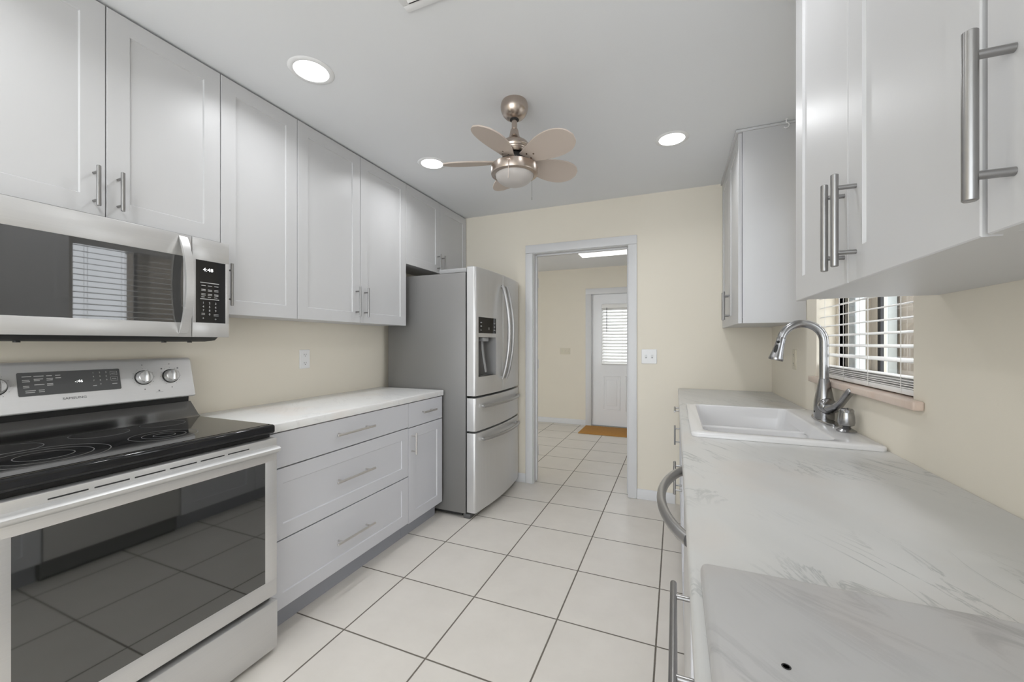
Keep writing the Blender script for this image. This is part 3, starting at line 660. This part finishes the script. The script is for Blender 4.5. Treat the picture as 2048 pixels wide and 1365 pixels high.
# ================================================================ BASE UNITS, right
QX = 0.031; QB = QX+0.021; CT = 0.90
def base_right(y0, y1, label):
    t = thing('base_cabinet', label, 'cabinet', (XR, (y0+y1)/2, 0), 'grey base cabinets under the right countertop')
    build('body', cabinet_body(QB, XR-0.001, y0+0.0006, y1-0.0006, 0.104, 0.66 if 'sink' in label else 0.86), M_base, t)
    build('toe_kick', MB().box(0.10, 0.12, y0+0.0006, y1-0.0006, 0.001, 0.1035), M_kick, t)
    return t
t = base_right(0.38, 0.975, 'grey drawer base cabinet nearest the camera under the right countertop')
for z0, z1, fl in ((0.715, 0.857, True), (0.410, 0.711, False), (0.113, 0.406, False)):
    d = build('drawer', MB().shaker(QX, -1, 0.382, 0.973, z0, z1, flat=fl), M_base, t)
    build('handle', MB().pull(QX, -1, 0.676, (z0+z1)/2+0.01, 0.270, 0.186, 'y'), M_handle, d)
t = base_right(1.60, 2.60, 'grey sink base cabinet with two doors below the white sink')
build('false_front', MB().shaker(QX, -1, 1.602, 2.598, 0.715, 0.857, flat=True), M_base, t)
for a, b2, hy in ((1.602, 2.0985, 2.070), (2.1015, 2.598, 2.142)):
    d = build('door', MB().shaker(QX, -1, a, b2, 0.107, 0.711), M_base, t)
    build('handle', MB().pull(QX, -1, hy, 0.590, 0.140, 0.096, 'z'), M_handle, d)
t = base_right(2.60, 3.336, 'grey base cabinet in the far right corner with a small drawer above its door')
d = build('drawer', MB().shaker(QX, -1, 2.602, 3.334, 0.715, 0.857, flat=True), M_base, t)
build('handle', MB().pull(QX, -1, 2.95, 0.795, 0.200, 0.128, 'y'), M_handle, d)
d = build('door', MB().shaker(QX, -1, 2.602, 3.334, 0.107, 0.711), M_base, t)
build('handle', MB().pull(QX, -1, 3.10, 0.585, 0.140, 0.096, 'z'), M_handle, d)
# dishwasher
dwt = thing('dishwasher', 'stainless dishwasher with a bowed bar handle under the right countertop', 'dishwasher', (0.33, 1.287, 0))
build('tub', MB().box(0.068, XR-0.01, 0.982, 1.593, 0.02, 0.855), M_dgrey, dwt)
dd = build('door', MB().box(0.030, 0.066, 0.979, 1.596, 0.115, 0.857, 0.004), M_steelY, dwt)
m = MB(); pts = []
for i in range(21):
    u = i/20; y = 0.985+(1.52-0.985)*u; pts.append((0.028-0.066*(1-(2*u-1)**2)**0.85, y, 0.802))
m.tube(pts, 0.0125, 16, flat=(1.0, 1.25), up=(0, 0, 1)); build('handle', m, M_bar, dd)
build('toe_panel', MB().box(0.085, 0.10, 0.982, 1.593, 0.002, 0.112), M_matblk, dwt)
# countertop with the sink cut-out
cx0, cx1, sy0, sy1 = 0.085, 0.600, 1.66, 2.395
c = MB()
nose = [(0.638, 0.862), (0.638, CT), (0.030, CT), (0.0245, CT-0.0018), (0.0212, CT-0.006), (0.020, CT-0.012), (0.020, 0.868), (0.024, 0.862)]
c.prism(nose, lambda p, q, a: (p, a, q), -0.30, sy0); c.prism(nose, lambda p, q, a: (p, a, q), sy1, YB-0.002)
front = [(cx0, 0.862), (cx0, CT)]+nose[2:]
c.prism(front, lambda p, q, a: (p, a, q), sy0, sy1); c.box(cx1, 0.638, sy0, sy1, 0.862, CT)
tag(build('countertop', c, M_counter), 'long veined marble-look countertop on the right holding the sink', 'countertop')
# loose slab in the foreground
sl = thing('marble_slab', 'thick veined slab with a small dark hole lying on the near end of the right countertop', 'slab', (0.33, 0.37, CT))
build('slab', MB().box(0.034, 0.632, 0.06, 0.648, CT+0.0005, CT+0.0300, 0.0100, 5), M_slab, sl)
hl = MB(); hl.lathe((0.1015, 0.466), [(0.0, CT+0.0303), (0.0028, CT+0.0303), (0.0036, CT+0.0306), (0.0043, CT+0.0303)], 20); build('hole', hl, M_matblk, sl)

# ================================================================ SINK
SX0, SX1, SY0, SY1, SZ = 0.056, 0.634, 1.632, 2.416, 0.9155
sk = thing('sink', 'white drop-in double bowl sink with a low divider set in the right countertop', 'sink', (0.34, 2.02, CT))
def rrect(x0, x1, y0, y1, r, n=5):
    pts = []
    for cx, cy, a0 in ((x1-r, y0+r, -90), (x1-r, y1-r, 0), (x0+r, y1-r, 90), (x0+r, y0+r, 180)):
        for k in range(n): a = math.radians(a0+90*k/(n-1)); pts.append((cx+r*math.cos(a), cy+r*math.sin(a)))
    return pts
def loft(m, loops, close_last=True):
    L = [[m.bm.verts.new(p) for p in lp] for lp in loops]; n = len(L[0])
    for a, b in zip(L, L[1:]):
        for k in range(n): m.bm.faces.new((a[k], a[(k+1)%n], b[(k+1)%n], b[k]))
    if close_last: m.bm.faces.new(L[-1])
    return L
bowls = ((0.104, 0.515, 1.690, 2.018), (0.104, 0.512, 2.050, 2.386)); big = (0.104, 0.514, 1.690, 2.386)
m = MB()
ol = [(SX0, SX1, SY0, SY1, 0.016)]
lp = [[(x, y, CT+0.0005) for x, y in rrect(SX0, SX1, SY0, SY1, 0.022)],
      [(x, y, SZ-0.004) for x, y in rrect(SX0, SX1, SY0, SY1, 0.022)],
      [(x, y, SZ) for x, y in rrect(SX0+0.004, SX1-0.004, SY0+0.004, SY1-0.004, 0.02)],
      [(x, y, SZ) for x, y in rrect(big[0]-0.006, big[1]+0.006, big[2]-0.006, big[3]+0.006, 0.038)],
      [(x, y, SZ-0.002) for x, y in rrect(big[0]-0.002, big[1]+0.002, big[2]-0.002, big[3]+0.002, 0.034)],
      [(x, y, SZ-0.008) for x, y in rrect(big[0], big[1], big[2], big[3], 0.032)],
      [(x, y, SZ-0.050) for x, y in rrect(big[0]+0.008, big[1]-0.008, big[2]+0.008, big[3]-0.008, 0.032)]]
loft(m, lp, False); build('rim', m, M_sink, sk, 50)
zt = SZ-0.050
for i, (x0, x1, y0, y1) in enumerate(((big[0]+.008, big[1]-.008, big[2]+.008, 2.022), (big[0]+.008, big[1]-.008, 2.052, big[3]-.008))):
    m = MB()
    loft(m, [[(x, y, zt) for x, y in rrect(x0, x1, y0, y1, 0.032)], [(x, y, zt-0.02) for x, y in rrect(x0+.003, x1-.003, y0+.003, y1-.003, 0.034)],
             [(x, y, zt-0.11) for x, y in rrect(x0+.016, x1-.016, y0+.016, y1-.016, 0.045)], [(x, y, zt-0.135) for x, y in rrect(x0+.03, x1-.03, y0+.03, y1-.03, 0.05)],
             [(x, y, zt-0.142) for x, y in rrect(x0+.06, x1-.06, y0+.06, y1-.06, 0.05)]])
    bo = build('bowl', m, M_sink, sk, 60)
    dm = MB(); cxx, cyy = (x0+x1)/2, (y0+y1)/2; dm.lathe((cxx, cyy), [(0.0, zt-0.139), (0.03, zt-0.1385), (0.042, zt-0.1375), (0.045, zt-0.1412)], 24); build('drain', dm, M_handle, bo)
m = MB(); m.prism([(2.0215, zt-0.03), (2.0225, zt-0.004), (2.027, zt+0.004), (2.037, zt+0.007), (2.047, zt+0.004), (2.0515, zt-0.004), (2.0525, zt-0.03)], lambda p, q, a: (a, p, q), big[0]+0.006, big[1]-0.006)
build('divider', m, M_sink, sk, 50)

# ================================================================ FAUCET
FXc, FYc, FZ = 0.592, 2.090, SZ+0.0005
fa = thing('faucet', 'brushed nickel gooseneck kitchen faucet with a pull-down spray head and side lever', 'faucet', (FXc, FYc, FZ))
m = MB(); pl = []
for k in range(40):
    a = 2*PI*k/40; pl.append((FXc+0.029*math.copysign(abs(math.cos(a))**0.8, math.cos(a)), FYc+0.128*math.copysign(abs(math.sin(a))**1.0, math.sin(a))))
loft(m, [[(x, y, FZ) for x, y in pl], [(x, y, FZ+0.005) for x, y in pl], [(FXc+(x-FXc)*.9, FYc+(y-FYc)*.97, FZ+0.0085) for x, y in pl]])
build('deck_plate', m, M_faucet, fa)
m = MB(); z0 = FZ+0.0088
m.lathe((FXc, FYc), [(0.036, z0), (0.0365, z0+0.01), (0.0365, z0+0.05), (0.0355, z0+0.075), (0.0305, z0+0.105), (0.024, z0+0.14), (0.0195, z0+0.165), (0.0178, z0+0.172)], 36)
bo = build('body', m, M_faucet, fa, 50)
build('sensor_dot', MB().cyl((FXc-0.037, FYc-0.004, z0+0.03), (FXc-0.0335, FYc-0.004, z0+0.03), 0.0045, 12), M_matblk, bo)
m = MB(); zn = z0+0.1725; R = 0.078; zc = 1.257; pts = [(FXc, FYc, zn), (FXc, FYc, zn+0.06), (FXc, FYc, zc-0.03)]
for k in range(0, 15): a = math.radians(k*167/14); pts.append((FXc-R+R*math.cos(a), FYc, zc+R*math.sin(a)))
m.tube(pts, 0.0172, 22); build('spout', m, M_faucet, fa, 60)
a = math.radians(167); e = Vector(pts[-1]); dirn = Vector((-math.sin(a), 0, math.cos(a))).normalized()
m = MB(); m.tube([e+dirn*0.001, e+dirn*0.004, e+dirn*0.03, e+dirn*0.065, e+dirn*0.090, e+dirn*0.100, e+dirn*0.1035], [0.0165, 0.0182, 0.0185, 0.0225, 0.0278, 0.029, 0.0275], 26)
sh = build('spray_head', m, M_faucet, fa, 50)
out = Vector((-0.62, -0.78, 0)).normalized(); out = (out-dirn*out.dot(dirn)).normalized()
m = MB(); c1 = e+dirn*0.022+out*0.017; m.tube([c1-dirn*.006, c1, c1+dirn*.006], [0.004, 0.0075, 0.004], 12); c2 = e+dirn*0.052+out*0.0195; m.tube([c2-dirn*.017, c2-dirn*.008, c2+dirn*.010, c2+dirn*.020+out*.003], [0.004, 0.0065, 0.0075, 0.004], 12)
build('spray_button', m, M_matblk, sh)
m = MB(); hd = Vector((0.12, -0.97, 0)).normalized(); hb0 = Vector((FXc, FYc, z0+0.058))
m.tube([hb0+hd*0.018, hb0+hd*0.034, hb0+hd*0.048+Vector((0, 0, .002)), hb0+hd*0.052+Vector((0, 0, .003))], [0.033, 0.0345, 0.030, 0.020], 24)
hbo = build('valve', m, M_faucet, fa, 60)
m = MB(); q0 = hb0+hd*0.040
m.tube([q0+Vector((0, 0, -.006)), q0+hd*0.03+Vector((0, 0, -.004)), q0+hd*0.07+Vector((0, 0, .012)), q0+hd*0.11+Vector((0, 0, .040)), q0+hd*0.148+Vector((0, 0, .072)), q0+hd*0.168+Vector((0, 0, .086)), q0+hd*0.174+Vector((0, 0, .089))],
       [0.024, 0.0255, 0.019, 0.015, 0.0158, 0.0145, 0.007], 18, flat=(1.0, 0.72), up=(0, 0, 1)); build('lever', m, M_faucet, fa, 60)
# soap dispenser
so = thing('soap_dispenser', 'squat brushed nickel soap dispenser on the sink deck beside the faucet', 'soap dispenser', (0.598, 1.868, SZ))
sc_ = (0.598, 1.868); z = SZ+0.0005
build('flange', MB().lathe(sc_, [(0.030, z), (0.0315, z+0.003), (0.028, z+0.006), (0.016, z+0.013), (0.012, z+0.019)], 30), M_faucet, so, 50)
build('body', MB().lathe(sc_, [(0.012, z+0.0195), (0.0235, z+0.024), (0.0262, z+0.036), (0.0252, z+0.055), (0.0225, z+0.073)], 30), M_faucet, so, 50)
m = MB(); m.lathe(sc_, [(0.0225, z+0.0735), (0.023, z+0.080), (0.019, z+0.086), (0.0, z+0.088)], 30); m.tube([(0.60, 1.862, z+0.0805), (0.590, 1.834, z+0.083), (0.586, 1.822, z+0.081)], [0.010, 0.008, 0.006], 12)
build('pump_top', m, M_faucet, so, 50)

# ================================================================ WINDOW BLINDS
def blind(x0, x1, y0, y1, zb, zt, n, label, axis, tilt, stack, loc):
    """level slats between the rails; axis 'y': slats run along y, depth along x; axis 'x' the other way"""
    t = thing('window_blind', label, 'blind', loc)
    mp = (lambda p, a, q: (p, a, q)) if axis == 'y' else (lambda p, a, q: (a, p, q))
    d0, d1, l0, l1 = (x0, x1, y0, y1) if axis == 'y' else (y0, y1, x0, x1)
    dc = (d0+d1)/2; hw = (d1-d0)/2
    m = MB(); zs = [zb+stack+0.02+(zt-0.07-zb-stack)*(i+0.5)/n for i in range(n)]
    def slat(z, tl):
        pts = []
        for k in range(7):
            u = -1+2*k/6; pts.append((dc+u*hw*math.cos(tl), z+u*hw*math.sin(tl)+0.003*(1-u*u)))
        prof = pts+[(p, q-0.0026) for p, q in reversed(pts)]
        m.prism(prof, lambda p, q, a: mp(p, a, q), l0, l1)
    for z in zs: slat(z, tilt)
    zz = zb+0.022
    while zz < zb+stack-0.003: slat(zz+random.uniform(-.001, .001), random.uniform(-.04, .04)); zz += 0.0075
    build('slats', m, M_blind, t)
    r = MB(); A = mp(d0, l0, zb); B = mp(d1, l1, zb+0.018); r.box(min(A[0], B[0]), max(A[0], B[0]), min(A[1], B[1]), max(A[1], B[1]), zb, zb+0.018, 0.003); build('bottom_rail', r, M_blind, t)
    r = MB(); r.box(min(A[0], B[0]), max(A[0], B[0]), min(A[1], B[1]), max(A[1], B[1]), zt-0.06, zt, 0.003); build('head_rail', r, M_blind, t)
    cm = MB()
    for fr_ in (0.12, 0.5, 0.88) if axis == 'x' else (0.10, 0.37, 0.64, 0.90):
        l = l0+(l1-l0)*fr_
        for dd in (d0-0.002, d1+0.002): cm.cyl(mp(dd, l, zb+0.005), mp(dd, l, zt-0.05), 0.0011, 6)
    build('ladder_cord', cm, M_cord, t)
    if axis == 'x':
        wd = MB(); wd.cyl(mp(d0-0.012, l0+0.075, zt-0.055), mp(d0-0.012, l0+0.075, zt-0.42), 0.004, 8); build('tilt_wand', wd, M_post, t)
    return t
blind(0.650, 0.700, WY0+0.006, WY1-0.006, 1.092, WZ1-0.002, 19, 'white wide-slat blind hanging in the kitchen window above the sink', 'y', 0.17, 0.062, (0.675, 1.94, 1.09))
blind(-1.012, -0.42, YN-0.045, YN+0.004, 0.935, 1.828, 18, 'white blind hanging over the glass of the entry door', 'x', 0.95, 0.0, (-0.72, YN-0.02, 0.93))

# ================================================================ CEILING FAN
fx, fy = -0.735, 1.820
fan = thing('ceiling_fan', 'small five-blade ceiling fan in brushed nickel with a frosted light globe', 'ceiling fan', (fx, fy, ZC))
build('canopy', MB().lathe((fx, fy), [(0.062, ZC-0.0008), (0.066, ZC-0.010), (0.068, ZC-0.024), (0.0672, ZC-0.036), (0.0635, ZC-0.050), (0.056, ZC-0.064), (0.0445, ZC-0.076), (0.030, ZC-0.084), (0.020, ZC-0.087)], 40), M_fan, fan, 50)
build('collar', MB().lathe((fx, fy), [(0.0225, ZC-0.082), (0.0225, ZC-0.0895), (0.016, ZC-0.0905)], 24), M_matblk, fan)
build('downrod', MB().cyl((fx, fy, ZC-0.150), (fx, fy, ZC-0.085), 0.0135, 20), M_fan, fan)
build('motor_housing', MB().lathe((fx, fy), [(0.017, 2.306), (0.020, 2.298), (0.023, 2.282), (0.027, 2.268), (0.036, 2.256), (0.052, 2.246), (0.066, 2.236), (0.073, 2.226), (0.0745, 2.216), (0.0735, 2.214), (0.0742, 2.212), (0.0718, 2.204), (0.0706, 2.203), (0.0711, 2.201), (0.0685, 2.194), (0.0673, 2.193), (0.0678, 2.191), (0.0645, 2.183), (0.060, 2.178)], 48), M_fan, fan, 28)
build('flywheel', MB().lathe((fx, fy), [(0.048, 2.1775), (0.054, 2.172), (0.066, 2.155), (0.080, 2.142), (0.080, 2.128), (0.070, 2.126)], 36), M_matblk, fan)
lr = build('light_ring', MB().lathe((fx, fy), [(0.070, 2.1255), (0.108, 2.1255), (0.114, 2.122), (0.115, 2.085), (0.113, 2.080), (0.096, 2.076), (0.095, 2.082)], 52), M_fan, fan, 40)
build('globe', MB().lathe((fx, fy), [(0.0945, 2.079), (0.092, 2.069), (0.083, 2.055), (0.066, 2.042), (0.044, 2.033), (0.020, 2.0285), (0.0, 2.028)], 44), M_globe, fan, 80)
ch = MB(); 
a = Vector((fx+0.025, fy-0.1135, 0)); 
build('pull_chain', MB().cyl((fx+0.018, fy-0.118, 2.03), (fx+0.018, fy-0.118, 2.112), 0.0013, 8).cyl((fx+0.018, fy-0.118, 2.018), (fx+0.018, fy-0.118, 2.03), 0.0022, 8).box(fx+0.008, fx+0.028, fy-0.119, fy-0.110, 2.106, 2.118, 0.002), M_fan, fan)
build('pull_chain', MB().cyl((fx+0.055, fy+0.103, 1.998), (fx+0.055, fy+0.103, 2.10), 0.0009, 8).cyl((fx+0.055, fy+0.103, 1.984), (fx+0.055, fy+0.103, 1.998), 0.0018, 8), M_handle, fan)
def blade(ang, pitch=math.radians(-17)):
    m = MB(); n = 30; r0, r1 = 0.068, 0.362; prof = []
    for k in range(n+1):
        u = k/n; r = r0+(r1-r0)*u
        w_ = 0.034+0.044*math.sin(min(u/0.62, 1)*PI/2)**1.2 if u < 0.62 else 0.078*math.sqrt(max(0, 1-((u-0.62)/0.38)**2.3))
        prof.append((r, w_))
    poly = [(r, w_) for r, w_ in prof]+[(r, -w_) for r, w_ in reversed(prof) if w_ > 1e-6]
    er, et, ez = Vector((math.cos(ang), math.sin(ang), 0)), Vector((-math.sin(ang), math.cos(ang), 0)), Vector((0, 0, 1))
    ax_t = et*math.cos(pitch)+ez*math.sin(pitch); ax_n = ez*math.cos(pitch)-et*math.sin(pitch); o = Vector((fx, fy, 2.145))
    fnc = lambda p, q, a: tuple(o+er*p+ax_t*q+ax_n*a+ez*(0.00*(p-r0)))
    m.prism(poly, fnc, -0.003, 0.003)
    b = build('blade', m, M_blade, fan)
    for p, q in ((0.100, 0.016), (0.100, -0.016), (0.130, 0.0)):
        c = Vector(fnc(p, q, -0.0031)); build('screw', MB().cyl(c, c-ax_n*0.0022, 0.0042, 10), M_fan, b)
    ar = MB(); ar.prism([(0.045, 0.02), (0.105, 0.026), (0.14, 0.012), (0.15, 0.0), (0.14, -0.012), (0.105, -0.026), (0.045, -0.02)], fnc, 0.0032, 0.0055); build('blade_bracket', ar, M_matblk, b)
for dg in (-163, -92, -24, 48, 122): blade(math.radians(dg))

# ================================================================ LAMPS AND CEILING FITTINGS
def downlight(x, y, label):
    t = thing('recessed_light', label, 'ceiling light', (x, y, ZC), 'recessed ceiling lights')
    build('trim_ring', MB().lathe((x, y), [(0.0705, ZC-0.0006), (0.0705, ZC-0.004), (0.076, ZC-0.005), (0.090, ZC-0.003), (0.093, ZC-0.0006)], 48), M_plate, t)
    L = bpy.data.lights.new('lamp', 'AREA'); L.shape = 'DISK'; L.size = 0.12; L.energy = LAMP_W; L.spread = math.radians(150); L.color = (0.965, 0.98, 1.0)
    lo = bpy.data.objects.new('lamp', L); COL.objects.link(lo); lo.parent = t; lo.location = (0, 0, -0.0062)
    build('lens', MB().lathe((x, y), [(0.0, ZC-0.0045), (0.060, ZC-0.0042), (0.070, ZC-0.0030), (0.070, ZC-0.0006)], 48), M_lamp, t)
downlight(-1.470, 1.272, 'lit round recessed ceiling light nearest the camera, above the range side cabinets')
downlight(-1.489, 2.231, 'lit round recessed ceiling light left of the fan, above the refrigerator')
downlight(-0.018, 2.492, 'lit round recessed ceiling light right of the fan, before the far corner cabinet')
downlight(-0.018, 1.20, 'lit round recessed ceiling light over the right countertop, beside the near cabinets')
downlight(-1.470, 0.30, 'lit round recessed ceiling light on the left behind the camera position')
fl = thing('fluorescent_light', 'lit rectangular fluorescent light on the ceiling of the room beyond the doorway', 'ceiling light', (-0.5, 5.0, ZN))
fb = MB()
for a in ((-1.130, 0.13, 4.86, 4.872), (-1.130, 0.13, 5.138, 5.15), (-1.130, -1.118, 4.872, 5.138), (0.118, 0.13, 4.872, 5.138)): fb.box(a[0], a[1], a[2], a[3], ZN-0.03, ZN-0.0006)
build('frame', fb, M_plate, fl); build('diffuser', MB().box(-1.1175, 0.1175, 4.8725, 5.1375, ZN-0.028, ZN-0.004), M_tube, fl)
v = thing('ceiling_vent', 'white ceiling air vent at the top edge of the view', 'vent', (-0.70, 0.99, ZC))
vm = MB()
for a in ((-0.885, -0.50, 1.147, 1.175), (-0.885, -0.50, 0.80, 0.828), (-0.885, -0.857, 0.828, 1.147), (-0.528, -0.50, 0.828, 1.147)): vm.box(a[0], a[1], a[2], a[3], ZC-0.008, ZC-0.0006, 0.003)
build('frame', vm, M_plate, v)
vm = MB()
for i in range(11): y = 0.835+i*0.028; vm.prism([(y, ZC-0.001), (y+0.002, ZC-0.001), (y+0.022, ZC-0.012), (y+0.020, ZC-0.012)], lambda p, q, a: (a, p, q), -0.8565, -0.5285)
build('louvre', vm, M_plate, v)
hk = MB(); hp = [(0.545, 2.500, ZC-0.0008), (0.545, 2.500, ZC-0.020)]
for k in range(11): a = math.radians(90-k*24); hp.append((0.545+0.014*math.cos(a)*0.9, 2.500, ZC-0.034+0.014*math.sin(a)))
hk.tube(hp, 0.0026, 10).lathe((0.545, 2.500), [(0.008, ZC-0.0006), (0.008, ZC-0.003), (0.003, ZC-0.005)], 16)
tag(build('ceiling_hook', hk, M_plate), 'small white cup hook screwed into the ceiling at the corner cabinet', 'hook')

# ================================================================ SWITCHES, OUTLETS, MAT
def plate_mesh(o, u, n, w_, h_, th=0.006):
    o, u, n = Vector(o), Vector(u), Vector(n); m = MB(); pts = rrect(-w_/2, w_/2, -h_/2, h_/2, 0.005, 4); z = Vector((0, 0, 1))
    loft(m, [[tuple(o+u*p+z*q+n*k) for p, q in [(a*s_, b*s_) for a, b in pts]] for k, s_ in ((0.0005, 1), (th*.5, 1), (th, 0.95))]); return m
def bx(m, o, u, n, p, q, a, b, k0, k1):
    o, u, n, z = Vector(o), Vector(u), Vector(n), Vector((0, 0, 1)); r = bmesh.new()
    vs = [r.verts.new(o+u*(p+i*a)+z*(q+j*b)+n*k) for k in (k0, k1) for i, j in ((-1, -1), (1, -1), (1, 1), (-1, 1))]
    for f in ((3,2,1,0),(4,5,6,7),(0,1,5,4),(1,2,6,5),(2,3,7,6),(3,0,4,7)): r.faces.new([vs[i] for i in f])
    m.merge(r)
def switch(o, u, n, gangs, mat, label):
    t = thing('light_switch', label, 'light switch', o); wd = 0.024+gangs*0.046
    build('plate', plate_mesh(o, u, n, wd, 0.115 if gangs == 2 else 0.095), mat, t)
    for i in range(gangs):
        p = (i-(gangs-1)/2)*0.046; m = MB(); bx(m, o, u, n, p, 0.004, 0.0045, 0.010, 0.0058, 0.014); build('toggle', m, mat, t)
        m = MB(); bx(m, o, u, n, p, 0.0, 0.0065, 0.0135, 0.0057, 0.0063); build('toggle_slot', m, M_mgrey if mat is M_plate else M_almond, t)
def outlet(o, u, n, mat, label):
    t = thing('wall_outlet', label, 'outlet', o); build('plate', plate_mesh(o, u, n, 0.072, 0.116), mat, t)
    for q in (-0.0255, 0.0255):
        m = MB(); bx(m, o, u, n, 0, q, 0.017, 0.0145, 0.0058, 0.0072); r = build('receptacle', m, mat, t)
        m = MB()
        for p in (-0.0065, 0.0065): bx(m, o, u, n, p, q+0.003, 0.0012, 0.0045, 0.0072, 0.0076)
        bx(m, o, u, n, 0, q-0.007, 0.0022, 0.0022, 0.0072, 0.0076); build('slots', m, M_slot, r)
switch((-0.192, YB, 1.143), (1, 0, 0), (0, -1, 0), 2, M_plate, 'white double toggle light switch on the beige wall right of the doorway')
switch((-1.583, YN, 1.123), (1, 0, 0), (0, -1, 0), 3, M_almond, 'almond triple toggle light switch on the wall of the room beyond')
outlet((XL, 1.775, 1.152), (0, -1, 0), (1, 0, 0), M_plate, 'white duplex outlet above the left countertop')
outlet((XR, 2.745, 1.155), (0, 1, 0), (-1, 0, 0), M_almond, 'almond outlet on the right wall behind the faucet')
tag(build('doormat', MB().box(-1.245, -0.42, 5.43, 5.965, 0.0006, 0.012, 0.003), M_mat), 'orange-brown doormat on the tiles before the entry door', 'doormat')
